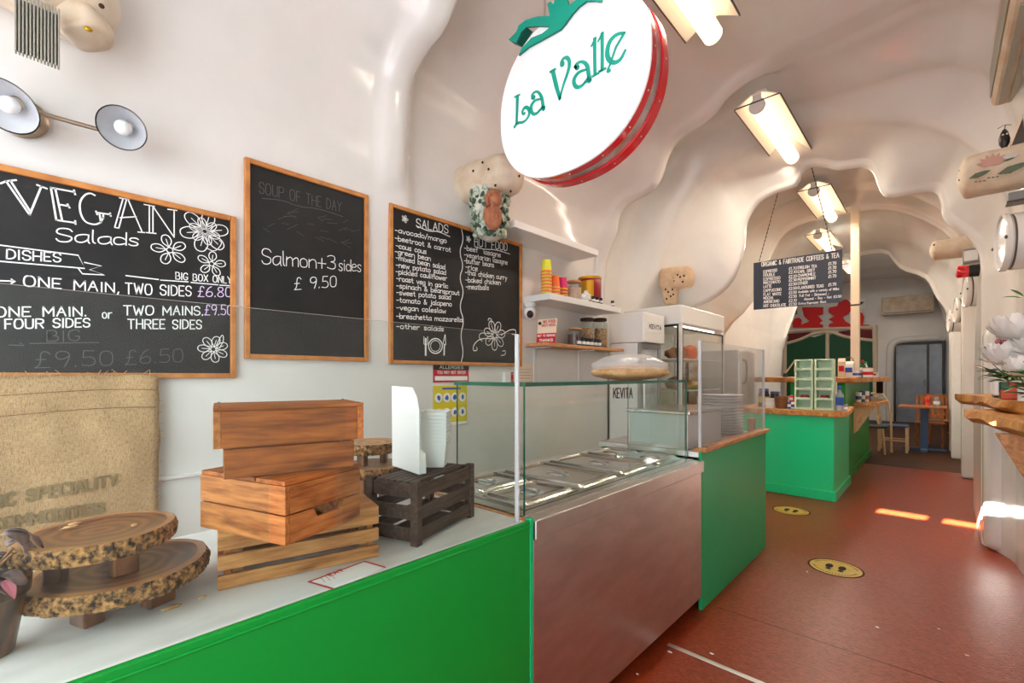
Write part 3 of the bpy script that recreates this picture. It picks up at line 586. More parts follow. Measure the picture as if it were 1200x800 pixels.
B.line(K((650,282),(690,300),(720,298),(762,318)), .005, 2); B.line(K((848,352),(880,362),(920,362),(970,378)), .005, 2)
B.flush('divider_line','chalk',t); B.line(K((678,672),(678,728)), .012); B.line(K((672,665),(672,690),(678,694),(685,690),(685,665)), .005); B.line(K(*[(712+24*math.cos(i*.35), 697+26*math.sin(i*.35)) for i in range(19)]), .007); B.line(K(*[(712+17*math.cos(i*.35), 697+19*math.sin(i*.35)) for i in range(19)]), .004)
B.line(K((745,658),(738,690),(748,694),(746,658)), .005); B.line(K((743,692),(742,728)), .010)
B.flush('cutlery_drawing','chalk',t); B.flower(474.5,256.5,4.2,5,.003); B.flower(549,280,3.6,5,.003)
cx, cy = k_(918,660); B.flower(cx,cy,17,7,.005,.2)
B.line(K((918,672),(870,670),(845,690),(842,715),(858,712),(855,702)), .006, 2); B.line(K((900,655),(868,650),(862,668),(874,680)), .005, 2); B.line(K((940,660),(970,640),(992,640),(990,658),(978,656)), .006, 2); B.line(K((905,620),(908,604),(897,600),(895,608)), .005, 2); B.line(K((940,730),(955,728),(955,712),(945,715)), .005, 2)
B.flush('flower_drawing','chalk',t)
# ---------------------------------------------------------------- burlap sack hung on the wall
t = thing('burlap_sack', 'tan burlap sack with stencilled letters hanging below the VEGAN chalkboard', 'sack', (WX,-.1,.5))
ya, yb = -.75, at(185,500,x=-2.27).y; zt = at(100,440,x=-2.27).z; zb = .52
m = MB(); NU, NV = 46, 40; vs = []
def sackx(y, z): 
    f = (z-zb)/(zt-zb); return WX+.042+.016*noise.noise((y*4,z*2.4,3))+.014*math.sin(y*9+z*5)*(1-f)+.012*noise.noise((y*9+z*6,z*8-y*4,0))-.004*math.cos((f-.93)*60)*(f>.85)
for j in range(NV+1):
    z = zb+(zt-zb)*j/NV; rw = []
    for i in range(NU+1):
        y = ya+(yb-ya)*i/NU; e = .008*noise.noise((z*9,5,0)) if i == NU else 0; dz = .012*noise.noise((y*9,9,0)) if j == NV else 0
        rw.append(m.b.verts.new((sackx(y,z), y+e, z+dz)))
    vs.append(rw)
for j in range(NV):
    for i in range(NU): m.b.faces.new((vs[j][i],vs[j][i+1],vs[j+1][i+1],vs[j+1][i]))
o = m.build('cloth', 'burlap', t, smooth='all', fixn=False); sd = o.modifiers.new('thick','SOLIDIFY'); sd.thickness = .004; sd.offset = -1
m = MB()
for k in range(90):
    y = ya+(yb-ya)*random.random(); z = zt+.004
    m.tube([(sackx(y,zt)+.003,y,z-.012),(sackx(y,zt)+.006,y+random.uniform(-.008,.008),z+.004),(sackx(y,zt)+.01,y+random.uniform(-.02,.02),z+random.uniform(.0,.02))], .0009, 4)
for k in range(30):
    z = zb+(zt-zb)*random.random(); m.tube([(sackx(yb,z)+.003,yb-.01,z),(sackx(yb,z)+.005,yb+random.uniform(.004,.02),z+random.uniform(-.02,.02))], .0009, 4)
for k, (y, z) in enumerate(((-.03,1.12),(.05,1.21),(.12,1.08),(.02,1.23),(.18,1.22))): m.tube(chaikin([(sackx(y,z)+.004,y,z),(sackx(y,z)+.012,y+.02,z-.03),(sackx(y,z)+.008,y+.015,z-.07)],2), .001, 4)
m.build('frayed_thread', 'burlap', t)
m = MB()
for zz in (zt-.062, zt-.13): m.ribbon([(sackx(y,zz)+.004,y,zz+.01*math.sin(y*7)) for y in [ya+.01+(yb-ya-.02)*i/50 for i in range(51)]], .003, (1,0,0))
m.build('seam_stitching', 'rawedge', t, fixn=False)
m = MB()
def sackmark(s, x0,y0,x1,y1,hpx,w):
    q = MB(); write(q, s, at(x0,y0,x=-2.26), at(x1,y1,x=-2.26), (at(x0,y0,x=-2.26)-at(x0,y0-hpx,x=-2.26)).length, w, (1,0,0), jit=.05)
    for f in q.b.faces: m.poly([(sackx(v.co.y,v.co.z)+.005, v.co.y, v.co.z) for v in f.verts])
    q.b.free()
sackmark('FRC SPECIALITY', -22,598, 136,567, 14, .0085); sackmark('COMMODITIES', -10,621, 120,600, 13, .0085)
m.build('stencil_print', 'burlapink', t, fixn=False)
# ---------------------------------------------------------------- spotlight on the wall, stone console, ribbed panel
M['lampinner'] = mat('blue grey lamp lining', (178,180,184), .4)
def spot_head(m_out, m_in, m_bulb, c, d, r=.078):
    d = Vector(d).normalized(); c = Vector(c)
    m_out.lathe([(.018,-.085),(.026,-.08),(.03,-.05),(r*.72,-.03),(r,.0),(r*1.02,.004)], c, 28, axis=d, cap=False); m_out.lathe([(.001,-.087),(.018,-.085)], c, 28, axis=d, cap=False)
    m_in.lathe([(.020,-.048),(r*.68,-.027),(r*.97,.002)], c, 28, axis=d, cap=False); m_bulb.blob(c-d*.012, (.026,.026,.026))
t = thing('wall_spotlight', 'twin nickel wall spotlight above the VEGAN chalkboard', 'wall lamp', (WX, at(22,135,x=WX).y, at(22,135,x=WX).z))
bc = at(24,138,x=WX+.005)
m = MB(); R = Matrix.Rotation(math.pi/2,3,'Y')
m.lathe([(.068,0),(.070,.010),(.060,.016),(.030,.022),(.001,.023)], bc, 32, axis=(1,0,0)); m.build('base_plate', 'nickel', t, smooth=True)
h2 = at(142,150,x=-2.14); j1 = at(30,128,x=-2.22)
m = MB(); m.tube([(WX+.02, bc.y, bc.z),(j1.x,j1.y,j1.z)], .014, 12); m.tube([j1, at(120,153,x=-2.2)], .0075, 10); m.tube([at(126,134,x=-2.19),at(128,150,x=-2.19)], .012, 10); m.build('arm', 'nickel', t, smooth=True)
for nm, c, d, r in (('shade', at(143,150,x=-2.13), (.62,-.25,-.42), .072), ('shade', at(8,124,x=-2.12), (.55,-.35,-.55), .080)):
    a_, b_, c_ = MB(), MB(), MB(); spot_head(a_, b_, c_, c, d, r)
    if c.y < .1: a_.tube([c-Vector(d).normalized()*.05, (WX+.04, bc.y-.005, bc.z+.02)], .02, 12)
    s = a_.build(nm, 'nickel', t, smooth=True); b_.build('inner_reflector', 'lampinner', s, smooth=True); c_.build('bulb', 'white', s, smooth=True)
def lumpy_bar(m, p0, p1, rs, seed=0, amp=.12, n=18, k=28, mi=0, sq=1.0, one=False, cap=.156):
    p0, p1 = Vector(p0), Vector(p1); z = (p1-p0).normalized(); u = Vector((0,0,1)); x = u.cross(z).normalized(); y = z.cross(x); rings = []
    for j in range(k+1):
        f = j/k; e = 1 if (one and f < .5) else min(1, math.sin(math.pi/2*min(f,1-f)/cap) if min(f,1-f) < cap else 1); e = max(.05, e)**.6; rr = []
        i0 = f*(len(rs)-1); q = int(min(i0, len(rs)-2)); r = rs[q]*(1-(i0-q))+rs[q+1]*(i0-q)
        for i in range(n):
            a = 2*math.pi*i/n; d = x*math.cos(a)+y*math.sin(a); c4 = (abs(math.cos(a))**4+abs(math.sin(a))**4)**-.25
            rad = r*e*(1+(c4-1)*sq)*(1+amp*noise.noise(d*1.4+z*f*3+Vector((seed*5.3,0,0)))); rr.append(m.b.verts.new(p0+(p1-p0)*f+d*rad))
        rings.append(rr)
    for a, b in zip(rings, rings[1:]):
        for i in range(n): m.b.faces.new((a[i],a[(i+1)%n],b[(i+1)%n],b[i])).material_index = mi
    m.b.faces.new(rings[0][::-1]).material_index = mi; m.b.faces.new(rings[-1]).material_index = mi
c0 = at(60,18,x=-2.16)
t = thing('stone_console', 'cream stone console with a gold stud above the twin spotlight', 'bracket', c0)
m = MB(); lumpy_bar(m, (-2.16,-.35,2.60), (-2.16,.235,2.60), [.12,.11,.12,.125], 2, .25, k=24, n=22); lumpy_bar(m, at(86,20,x=-2.13)+Vector((0,0,.05)), at(108,52,x=-2.10), [.05,.07,.062], 4, .2, sq=.6); m.build('console_block', 'stone', t, smooth='all', sub=1)
m = MB(); m.blob(at(103.5,34,x=-2.03), (.006,.011,.008)); m.build('gold_stud', 'gold', t, smooth='all'); m = MB(); m.blob(at(119,7,x=-2.04), (.006,.008,.008)); m.build('drilled_hole', 'hole', t)
t = thing('ribbed_panel', 'grey ribbed metal panel hanging from the stone console with the gold stud', 'panel', at(44,70,x=-2.05))
m = MB(); A0, A1 = at(16,8,x=-2.02), at(71,22,x=-2.02); Z0, Z1 = at(16,58,x=-2.02).z, at(71,79,x=-2.02).z
n = 13
for k in range(n):
    f = (k+.5)/n; y = A0.y*(1-f)+A1.y*f; w = (A1.y-A0.y)/n*.62; zb_ = Z0*(1-f)+Z1*f; m.box((-2.045, y-w/2, zb_), (-2.015, y+w/2, A0.z+.05))
m.build('rib', 'fin', t, bevel=.003); 
m = MB(); m.box((-2.05,A0.y+.001,max(Z0,Z1)+.012),(-2.046,A1.y-.001,A0.z+.045)); m.build('back_sheet', 'fin', t)
# notices and switches on the wall by the counter
def sheet(name, label, cat, px0, py0, px1, py1, mats, x=WX+.001):
    a, b = at(px0,py0,x=x), at(px1,py0,x=x); c = at(px0,py1,x=x); t = thing(name, label, cat, (x,(a.y+b.y)/2,c.z))
    m = MB(); m.box((x,a.y,c.z),(x+.002,b.y,a.z)); m.build('sheet', mats, t); return t, a.y, b.y, c.z, a.z
t, y0, y1, z0, z1 = sheet('notice', 'small red notice with black heading taped below the SALADS chalkboard', 'notice', 507.5,427.5,549,448, 'redflat'); x = WX+.0035; H = z1-z0
m = MB(); m.box((x,y0,z0+H*.72),(x+.001,y1,z1)); m.build('heading_band', 'black', t); m = MB(); m.box((x,y0+.012,z0+.012),(x+.001,y1-.012,z0+H*.36)); m.build('white_box', 'paper', t)
m = MB(); write(m,'ALLERGIES',(x+.0015,y0+.05,z0+H*.80),(x+.0015,y1-.05,z0+H*.80),.02,.003,(1,0,0)); write(m,'YOU MAY NOT ENTER',(x+.001,y0+.03,z0+H*.5),(x+.001,y1-.03,z0+H*.5),.018,.003,(1,0,0)); m.build('print', 'paper', t, fixn=False)
t, y0, y1, z0, z1 = sheet('safety_poster', 'yellow safety poster with round pictograms on the wall beside the hot counter', 'poster', 507.5,452,547,500, 'yellow'); H = z1-z0; Wd = y1-y0
m = MB(); 
for j in range(2):
    for i in range(4): m.lathe([(.030,0),(.030,.0012)], (x, y0+Wd*(.15+.235*i), z0+H*(.70-.38*j)), 18, axis=(1,0,0))
m.box((x,y0,z0-.0),(x+.001,y1,z0+H*.07)); m.build('pictogram', 'paper', t)
m = MB()
for j in range(2):
    for i in range(4): m.blob((x+.002, y0+Wd*(.15+.235*i), z0+H*(.70-.38*j)), (.001,.013,.015), .6, seed=i+4*j, seg=8, rings=6)
m.box((x,y0+Wd*.25,z0+H*.90),(x+.0012,y1-Wd*.2,z0+H*.95)); m.build('pictogram_print', 'bluep', t)
t = thing('wall_switch', 'white switch plate with a red rocker on the wall', 'switch', at(595,447,x=WX)); a, b = at(588,436,x=WX), at(601,447,x=WX)
m = MB(); m.box((WX,a.y,b.z),(WX+.03,b.y,a.z)); m.build('plate', 'white', t, bevel=.004); m = MB(); yy = (a.y*.35+b.y*.65); zz = (a.z+b.z)/2; m.box((WX+.03,yy-.012,zz-.025),(WX+.034,yy+.012,zz+.02)); m.build('rocker', 'redflat', t, bevel=.001); m = MB(); m.box((WX+.03,yy-.012,zz+.024),(WX+.033,yy+.012,zz+.034)); m.build('indicator', 'black', t)
t, y0, y1, z0, z1 = sheet('paper_notice', 'plain pale paper notice on the wall behind the steel post', 'notice', 602.5,425,624,450, 'cream')
m = MB()
for k in range(5): m.box((WX+.0035,y0+.02,z0+.02+k*.022),(WX+.004,y1-.02-.01*(k%2),z0+.024+k*.022))
m.build('print', 'grey', t)
# ---------------------------------------------------------------- near counter
CT = .83; CF = -.957
t = thing('serving_counter', 'green fronted counter with white worktop carrying the wooden crates', 'counter', (-1.29,.3,0))
m = MB(); m.box((-1.62,-.7,CT-.035),(CF-.012,1.105,CT)); m.build('worktop', 'whitetop', t, bevel=.003)
m = MB(); m.box((CF-.011,-.7,0.0),(CF+.004,1.10,CT+.005)); m.build('front_panel', 'green', t, bevel=.003)
m = MB(); m.box((-1.60,-.68,0),(-1.58,1.09,CT-.036)); m.box((-1.60,-.69,0),(CF-.012,-.67,CT-.036)); m.build('carcass', 'white', t)
m = MB(); m.box((CF-.014,1.101,0),(CF+.006,1.116,CT+.012)); m.build('end_strip', 'greenb', t, bevel=.002)
m = MB(); m.box((-1.60,1.101,CT-.05),(CF-.02,1.114,CT+.004)); m.build('wooden_end_lip', 'trimwood', t)
m = MB(); m.tube([(CF+.0045,-.7,CT-.012),(CF+.0045,1.10,CT-.012)], .0035, 8); m.build('edge_bead', 'green', t, smooth=True)
GY = 1.068
t = thing('sneeze_guard', 'tall clear glass sneeze guard standing along the green counter edge', 'glass screen', (-.985,.2,CT))
m = MB(); zt = at(612,392,x=-.985).z; fs = m.box((-.988,-.7,CT+.001),(-.982,GY,zt),0)
for f in (fs[1], fs[2], fs[4]): f.material_index = 1
m.build('glass_pane', ['pane','acryledge'], t)
m = MB(); m.box((-.992,GY+.001,CT+.001),(-.978,GY+.012,zt+.30*0+.0)); m.build('edge_post', 'acryledge', t, bevel=.003)
# ---------------------------------------------------------------- log slice stands
def log_slice(name, label, c, r, th, legs, lh, seed, top='slice', bow=.0):
    t = thing(name, label, 'cake stand', c)
    wob = lambda a, h: 1+.05*noise.noise((math.cos(a)*1.3+seed, math.sin(a)*1.3, 0))+.012*noise.noise((math.cos(a)*9+seed, math.sin(a)*9, h*40))
    m = MB(); m.lathe([(.001,lh+th*.9),(r*.5,lh+th*.91),(r*.80,lh+th*.97),(r*.86,lh+th)], n=72, wob=wob, cap=False); m.lathe([(r*.86,lh+th),(r*.965,lh+th)], n=72, wob=wob, cap=False, mi=1)
    m.lathe([(r*.93,lh),(.001,lh)], n=72, wob=wob, cap=False); m.build('slab', [top, 'sapwood' if top == 'slice' else top], t, local=True, smooth=True, fixn=True)
    m = MB(); m.lathe([(r*.93,lh)]+[(r*(.975+.03*math.sin(math.pi*(k+.5)/9)),lh+th*(k+.6)/9.2) for k in range(9)]+[(r*.965,lh+th)], n=190, wob=lambda a,h: wob(a,h)*(1+(.030*noise.noise((math.cos(a)*r*130+seed,math.sin(a)*r*130,h*60))+.016*noise.noise((math.cos(a)*r*320,math.sin(a)*r*320,h*260+seed)))*(1 if lh+th*.05 < h < lh+th*.97 else 0)), cap=False); m.build('bark_edge', 'bark', t, local=True, smooth=True)
    for k in range(legs):
        a = 2*math.pi*k/legs+seed; m = MB(); p = (math.cos(a)*r*.50, math.sin(a)*r*.50, lh/2); m.obox(p, (r*.34,r*.22,lh-.0004), Matrix.Rotation(a+1.2,3,'Z')); m.build('leg', 'slice', t, local=True, bevel=.004)
    return t
log_slice('log_slice_stand', 'larger round log slice stand lying lowest beside the crates', (-1.230,.134,CT), .151, .036, 4, .046, .75)
log_slice('log_slice_stand', 'smaller round log slice stand perched on top of the larger one', (-1.228,.100,CT+.0785), .124, .035, 3, .050, .55)
log_slice('log_slice_stand', 'pale log slice stand behind the crates, lower of the far pair', (-1.455,.84,CT), .115, .035, 4, .124, .4, 'slicelight')
log_slice('log_slice_stand', 'pale log slice stand behind the crates, upper of the far pair', (-1.47,.83,CT+.1593), .098, .036, 3, .042, 1.1, 'slicelight')
for k, (px, py, z, s) in enumerate(((82,618,CT+.0785+.084,.012),(88,614,CT+.0785+.084,.010),(158,615,CT+.0785+.084,.006),(200,712,CT+.0005,.016),(237,700,CT+.0005,.007))):
    p = at(px,py,z=z+.002); m = MB(); m.blob((p.x,p.y,z+.003), (s*.5,s,.0028), .6, 4, seed=k, seg=12, rings=8); tag(m.build('crumb', 'bread', smooth=True), ['pale crumb flake on the upper log slice','second pale flake touching the first on the upper log slice','small crumb at the right of the upper log slice','yellow flake on the white counter in front of the lower log slice','tiny crumb on the white counter between the log slice and the crates'][k], 'crumb', 'crumbs on the upper log slice' if k < 2 else None)
# ---------------------------------------------------------------- flower pot with a wilted plant
pc = at(4,748,z=CT); pc = Vector((-1.163,-.046,CT))
t = thing('flower_pot', 'brown glazed flower pot holding a wilted plant beside the log slices', 'flower pot', pc)
m = MB(); m.lathe([(.030,0),(.033,.004),(.047,.095),(.052,.100),(.054,.125),(.049,.127),(.046,.105),(.001,.105)], n=40); m.build('pot', 'glazepot', t, local=True, smooth=True)
m = MB(); m.lathe([(.044,.108),(.001,.112)], n=24); m.build('soil', 'dark', t, local=True)
p = thing('plant', None, None, pc+Vector((0,0,.114))); p.parent = t; p.location = (0,0,.114); p['label'] = 'wilted purple brown plant'
m = MB()
for k in range(6):
    a = k*1.05; m.tube(chaikin([(0,0,0),(.012*math.cos(a),.012*math.sin(a),.03),(.035*math.cos(a),.035*math.sin(a),.055)],2), .0025, 6)
m.build('stem', 'rawedge', p, local=True, smooth=True)
def leafpts(m, base, d, l, w, droop, n=6, mi=0):
    d = Vector(d).normalized(); s = d.cross(Vector((0,0,1))).normalized(); L=[];R=[]
    for i in range(n+1):
        f = i/n; c = Vector(base)+d*l*f+Vector((0,0,-droop*f*f)); k = w*math.sin(math.pi*min(1,f*.92+.08))**.8
        L.append(m.b.verts.new(c+s*k+Vector((0,0,.25*k)))); R.append(m.b.verts.new(c-s*k+Vector((0,0,.25*k)))); 
        if i: 
            for q in ((L[-2],L[-1],C_,P_),):
                pass
        cc = m.b.verts.new(c)
        if i:
            m.b.faces.new((L[-2],L[-1],cc,pc_)).material_index = mi; m.b.faces.new((pc_,cc,R[-1],R[-2])).material_index = mi
        pc_ = cc
C_ = P_ = None
for k in range(18):
    a = k*2.4; m = MB(); leafpts(m, (.022*math.cos(a),.022*math.sin(a),.02+.022*(k%4)), (math.cos(a),math.sin(a),.5), .04+.02*random.random(), .013, .03+.03*random.random(), 10)
    for v in m.b.verts: v.co += Vector((noise.noise(v.co*40),noise.noise(v.co*40+Vector((9,0,0))),noise.noise(v.co*40+Vector((0,9,0)))))*.008
    o = m.build('leaf', 'wilt', p, local=True, smooth='all', fixn=False); o.modifiers.new('s','SOLIDIFY').thickness = .0012
m = MB(); leafpts(m, (.045,.02,.02), (.8,.4,-.2), .03, .008, .02); m.build('petal', 'pink', p, local=True, fixn=False)
# ---------------------------------------------------------------- crates
def edgeframe(p, q):   # unit axes from corner
    d = (q-p); d.z = 0; return d.normalized()
def crate_base(name, label, c, rz): return thing(name, label, 'crate', c, rz)
# bottom crate: local x along its long front, y towards the wall, upside down
a0 = at(255,693,z=CT); a1 = at(444,652,z=CT); rz = math.atan2(a1.y-a0.y, a1.x-a0.x); L = (a1-a0).length; Wd = .215; Hh = .122
t = crate_base('wooden_crate', 'pale slatted wooden crate at the bottom of the stack', (a0.x,a0.y,CT), rz)
for zz, h in ((.001,.030),(.043,.032),(.086,.036)):
    for yy in (0, Wd-.012): m = MB(); m.box((.0,yy,zz),(L,yy+.012,zz+h)); m.build('long_slat', 'crate1', t, local=True, bevel=.0015)
for xx in (.0125, L-.0125-.014): m = MB(); m.box((xx,.0125,.001),(xx+.014,Wd-.0125,Hh-.001)); m.build('end_board', 'crate2', t, local=True, bevel=.0015)
for k in range(4): m = MB(); y0 = .0+k*Wd/4; m.box((0,y0+.002,Hh),(L,y0+Wd/4-.003,Hh+.010)); m.build('base_board', 'crate1', t, local=True, bevel=.0015)
for xx in (.028, L-.048):
    m = MB(); m.box((xx,.0125,.0015),(xx+.02,.032,Hh-.002)); m.build('corner_post', 'rawedge', t, local=True)
ZB = CT+Hh+.010+.0006
# middle crate (open top down), corner towards the camera
k0 = at(334,640,z=ZB); k1 = at(422,606,z=ZB); k2 = at(238,616,z=ZB)
d1 = (k1-k0); rz = math.atan2(d1.y, d1.x); L1 = d1.length; W1 = (k2-k0).length; H1 = .118
t = crate_base('wooden_crate', 'amber wooden crate with a cut hand hole, middle of the stack', (k0.x,k0.y,ZB), rz)
for zz in (.0,.060):
    h = .057
    m = MB(); m.box((.0125,.0,zz),(L1,.012,zz+h))if zz else None
    if zz == 0:
        hx = L1*.55; m.prism([(x,0,z) for x,z in ((.0125,0),(L1,0),(L1,h),(hx+.042,h),(hx+.032,h-.020),(hx-.032,h-.020),(hx-.042,h),(.0125,h))], (0,.012,0))
    m.build('front_board', 'crate2', t, local=True, bevel=.0012)
    m = MB(); m.box((.0,0,zz),(.012,W1,zz+h)); m.build('end_board', 'crate2y', t, local=True, bevel=.0015)
    m = MB(); m.box((L1-.012,.0125,zz),(L1,W1-.0125,zz+h)); m.build('end_board', 'crate2', t, local=True, bevel=.0015)
    m = MB(); m.box((.0125,W1-.012,zz),(L1,W1,zz+h)); m.build('back_board', 'crate2', t, local=True, bevel=.0015)
for k in range(3): m = MB(); w = (W1-.002)/3; m.box((.0,.001+k*w,H1),(L1,k*w+w-.003,H1+.009)); m.build('base_board', 'crate3', t, local=True, bevel=.0015)
ZC = ZB+H1+.009+.0006
# top crate upside down: top board, wide upper band and inset lower board
b0 = at(262,562,z=ZC); b1 = at(415,546,z=ZC); d1 = b1-b0; rz = math.atan2(d1.y,d1.x); L2 = d1.length; W2 = .165; H2 = .138
t = crate_base('wooden_crate', 'rich brown wooden crate lying on top of the stack', (b0.x,b0.y,ZC), rz)
m = MB(); m.box((0,0,0),(L2,.012,.060)); m.build('lower_board', 'crate3', t, local=True, bevel=.0015); m = MB(); m.box((0,W2-.012,0),(L2,W2,.060)); m.build('lower_board', 'crate3', t, local=True, bevel=.0015)
m = MB(); m.box((-.004,-.006,.063),(L2+.006,.010,H2)); m.build('upper_board', 'crate3', t, local=True, bevel=.0015); m = MB(); m.box((-.004,W2-.010,.063),(L2+.006,W2+.006,H2)); m.build('upper_board', 'crate3', t, local=True, bevel=.0015)
for x0 in (-.018, L2+.006): m = MB(); m.box((x0,-.006,.063),(x0+.014,W2+.006,H2)); m.build('end_board', 'crate2y', t, local=True, bevel=.0015)
for x0 in (.002, L2-.02): m = MB(); m.box((x0,.0125,.0),(x0+.018,.03,.062)); m.box((x0,W2-.03,.0),(x0+.018,W2-.0125,.062)); m.build('corner_post', 'rawedge', t, local=True)
for k in range(3): m = MB(); w = (W2+.012)/3; m.box((-.018,-.006+k*w,H2+.0005),(L2+.020,-.006+k*w+w-.002,H2+.009)); m.build('top_board', 'crate3', t, local=True, bevel=.0015)
m = MB()
for x in (-.008, L2+.01):
    for y in (.004, W2-.004): m.lathe([(.0035,0),(.003,.002)], (x,y,H2+.009), 10)
m.build('nail_head', 'rimgrey', t, local=True)
# dark crate on its own
e0 = at(489,642,z=CT); e1 = at(556,605,z=CT); e2 = at(430,629,z=CT); d1 = e1-e0; rz = math.atan2(d1.y,d1.x); L3 = d1.length; W3 = (e2-e0).length; H3 = .178
t = crate_base('wooden_crate', 'dark walnut slatted crate carrying the white takeaway boxes', (e0.x,e0.y,CT), rz)
for x0, y0 in ((0,0),(L3-.024,0),(0,W3-.024),(L3-.024,W3-.024)): m = MB(); m.box((x0,y0,.0005),(x0+.024,y0+.024,H3)); m.build('corner_post', 'cratedark', t, local=True, bevel=.002)
for z0 in (.010,.070,.130):
    for y0 in (.005, W3-.013): m = MB(); m.box((.0242,y0,z0),(L3-.0242,y0+.008,z0+.038)); m.build('side_slat', 'cratedark', t, local=True, bevel=.001)
    for x0 in (.005, L3-.013): m = MB(); m.box((x0,.0242,z0),(x0+.008,W3-.0242,z0+.038)); m.build('end_slat', 'cratedark', t, local=True, bevel=.001)
n = 6
for k in range(n): m = MB(); w = (W3-.05)/n; m.box((.014,.025+k*w,H3-.012),(L3-.014,.025+k*w+w*.8,H3-.004)); m.build('top_slat', 'cratedark', t, local=True, bevel=.001)
m = MB(); m.box((.03,.03,.006),(L3-.03,W3-.03,.012)); m.build('floor_board', 'cratedark', t, local=True)
ZD = CT+H3+.0006
# takeaway boxes nested on the dark crate
A_ = at(497,554,z=ZD); Bq = at(462,540,z=ZD); 
bx = at(497,548,z=ZD); rzb = rz+.42
def takeaway(c, label, flap):
    t = thing('takeaway_box', label, 'takeaway box', c, rzb, 'nested white takeaway boxes')
    m = MB(); wb, wt, h, th = .030, .040, .085, .0012
    def shell_(s): return [(-s,-s),(s,-s),(s,s),(-s,s)]
    b = [m.b.verts.new((x,y,0)) for x,y in shell_(wb)]; u = [m.b.verts.new((x,y,h)) for x,y in shell_(wt)]
    m.b.faces.new(b)
    for i in range(4): m.b.faces.new((b[i],b[(i+1)%4],u[(i+1)%4],u[i]))
    u2 = [m.b.verts.new((x,y,h+.001)) for x,y in shell_(wt+.0055)]
    for i in range(4): m.b.faces.new((u[i],u[(i+1)%4],u2[(i+1)%4],u2[i]))
    o = m.build('tub', 'paper', t, local=True); s = o.modifiers.new('s','SOLIDIFY'); s.thickness = th; s.offset = -1
    m = MB()
    for i in range(2): m.prism([(-wt-.0015,-wt*.9,h*.95),(-wt-.0015,wt*.2,h*.95),(-wb-.002,-wb*.2,h*.2)] if i == 0 else [(-wt*.9,-wt-.0015,h*.95),(wt*.2,-wt-.0015,h*.95),(-wb*.1,-wb-.002,h*.2)], (.0008,0,0) if i == 0 else (0,.0008,0))
    m.build('fold_flap', 'paper', t, local=True)
    return t
bc = Vector((at(500,553,z=ZD).x-.012, at(500,553,z=ZD).y+.05, ZD))
bc = at(511,545,z=ZD)
src = None
for k in range(9):
    lb = 'white takeaway box at the foot of the nested stack' if k == 0 else 'white takeaway box on top of the nested stack' if k == 8 else 'white takeaway box, %s from the bottom of the nested stack' % ORD[k]
    c = bc+Vector((0,0,.0115*k))
    src = takeaway(c, lb, False) if k == 0 else (dup(first_box, c, rzb, lb))
    if k == 0: first_box = src
# the lid-sheet standing upright against the stack: a flattened tall box
p0, p1 = at(461,545,z=ZD), at(493,556,z=ZD)
t = thing('carton', 'tall white folded carton standing in front of the nested boxes', 'carton', (p0+p1)/2)
d = (p1-p0).normalized(); nn = Vector((-d.y, d.x, 0)); ht = (EYE - ZD)+ (440-454)/FPX*((p0-Vector((0,0,EYE))).xy.length*.78)
ww = (p1-p0).length; prof = [(0,0),(ww,0),(ww*.98,.19),(ww*.90,.228),(ww*.74,.256),(-.003,.258)]
m = MB(); m.prism([p0+d*x+Vector((0,0,z))-nn*.004+Vector((-.0,0,0)) for x, z in prof], nn*.003); m.build('panel', 'paper', t)
m = MB(); m.prism([p0+d*x+Vector((0,0,z))+nn*(-.0008) for x, z in ((.002,.0),(ww*.98,.0),(ww*.96,.06),(.004,.1))], nn*.022); m.build('folded_base', 'paper', t, bevel=.002)
# paper with red tape
q = [at(*c_, z=CT) for c_ in ((362,682),(427,658),(451,665),(393,691))]
t = thing('taped_paper', 'white paper taped to the counter with red tape in front of the crates', 'paper', sum(q, Vector())/4)
m = MB(); m.prism([v+Vector((0,0,.0004)) for v in q], (0,0,.0006)); m.build('sheet', 'paper', t)
m = MB()
for i, j in ((0,1),(0,3),(1,2)): m.ribbon([q[i]+Vector((0,0,.0014)), (q[i]*.5+q[j]*.5)+Vector((.001,0,.0014)), q[j]+Vector((0,0,.0014))], .006, (0,0,1))
m.build('red_tape', 'redflat', t, fixn=False)
m = MB(); cc = sum(q,Vector())/4; ud = (q[1]-q[0]).normalized(); vd = Vector((-ud.y,ud.x,0)); write(m, 'EAT', q[0]*.55+q[1]*.3+q[3]*.15+Vector((0,0,.0013)), q[0]*.3+q[1]*.55+q[3]*.15+Vector((0,0,.0013)), .016, .003, (0,0,1), up=vd)
for k in range(3): a_ = q[0]*.5+q[3]*.4+q[1]*.1+ud*(.012*k); m.ribbon([a_+Vector((0,0,.0013)), a_+ud*.006+vd*.03+Vector((0,0,.0013))], .0012, (0,0,1))
m.build('stamp_print', 'redflat', t, fixn=False)
# ---------------------------------------------------------------- hot food counter
Y0, Y1 = 1.122, 2.553
t = thing('hot_food_counter', 'stainless steel hot food counter with lidded pans in the middle of the run', 'hot counter', (-1.3,1.84,0))
m = MB(); m.box((CF-.03,Y0,.075),(CF,Y1,.768)); m.build('front_panel', 'steel', t, bevel=.003)
m = MB(); m.box((CF-.04,Y0-.002,.770),(CF+.014,Y1+.002,.832)); m.build('front_rail', 'steel', t, bevel=.004)
m = MB(); m.box((-1.62,Y0,.075),(CF-.031,Y1,.66)); m.build('body', 'steel', t)
m = MB(); m.box((-1.56,Y0+.02,.0),(CF-.10,Y1-.02,.074)); m.build('plinth', 'dark', t)
m = MB(); 
for lo, hi in (((-1.62,Y0,.80),(-1.545,Y1,.836)),((-1.062,Y0,.80),(CF-.0405,Y1,.836)),((-1.545,Y0,.80),(-1.062,1.195,.836)),((-1.545,2.534,.80),(-1.062,Y1,.836)),((-1.545,1.528,.80),(-1.062,1.547,.836)),((-1.545,1.872,.80),(-1.062,1.892,.836)),((-1.545,2.228,.80),(-1.062,2.248,.836))): m.box(lo, hi)
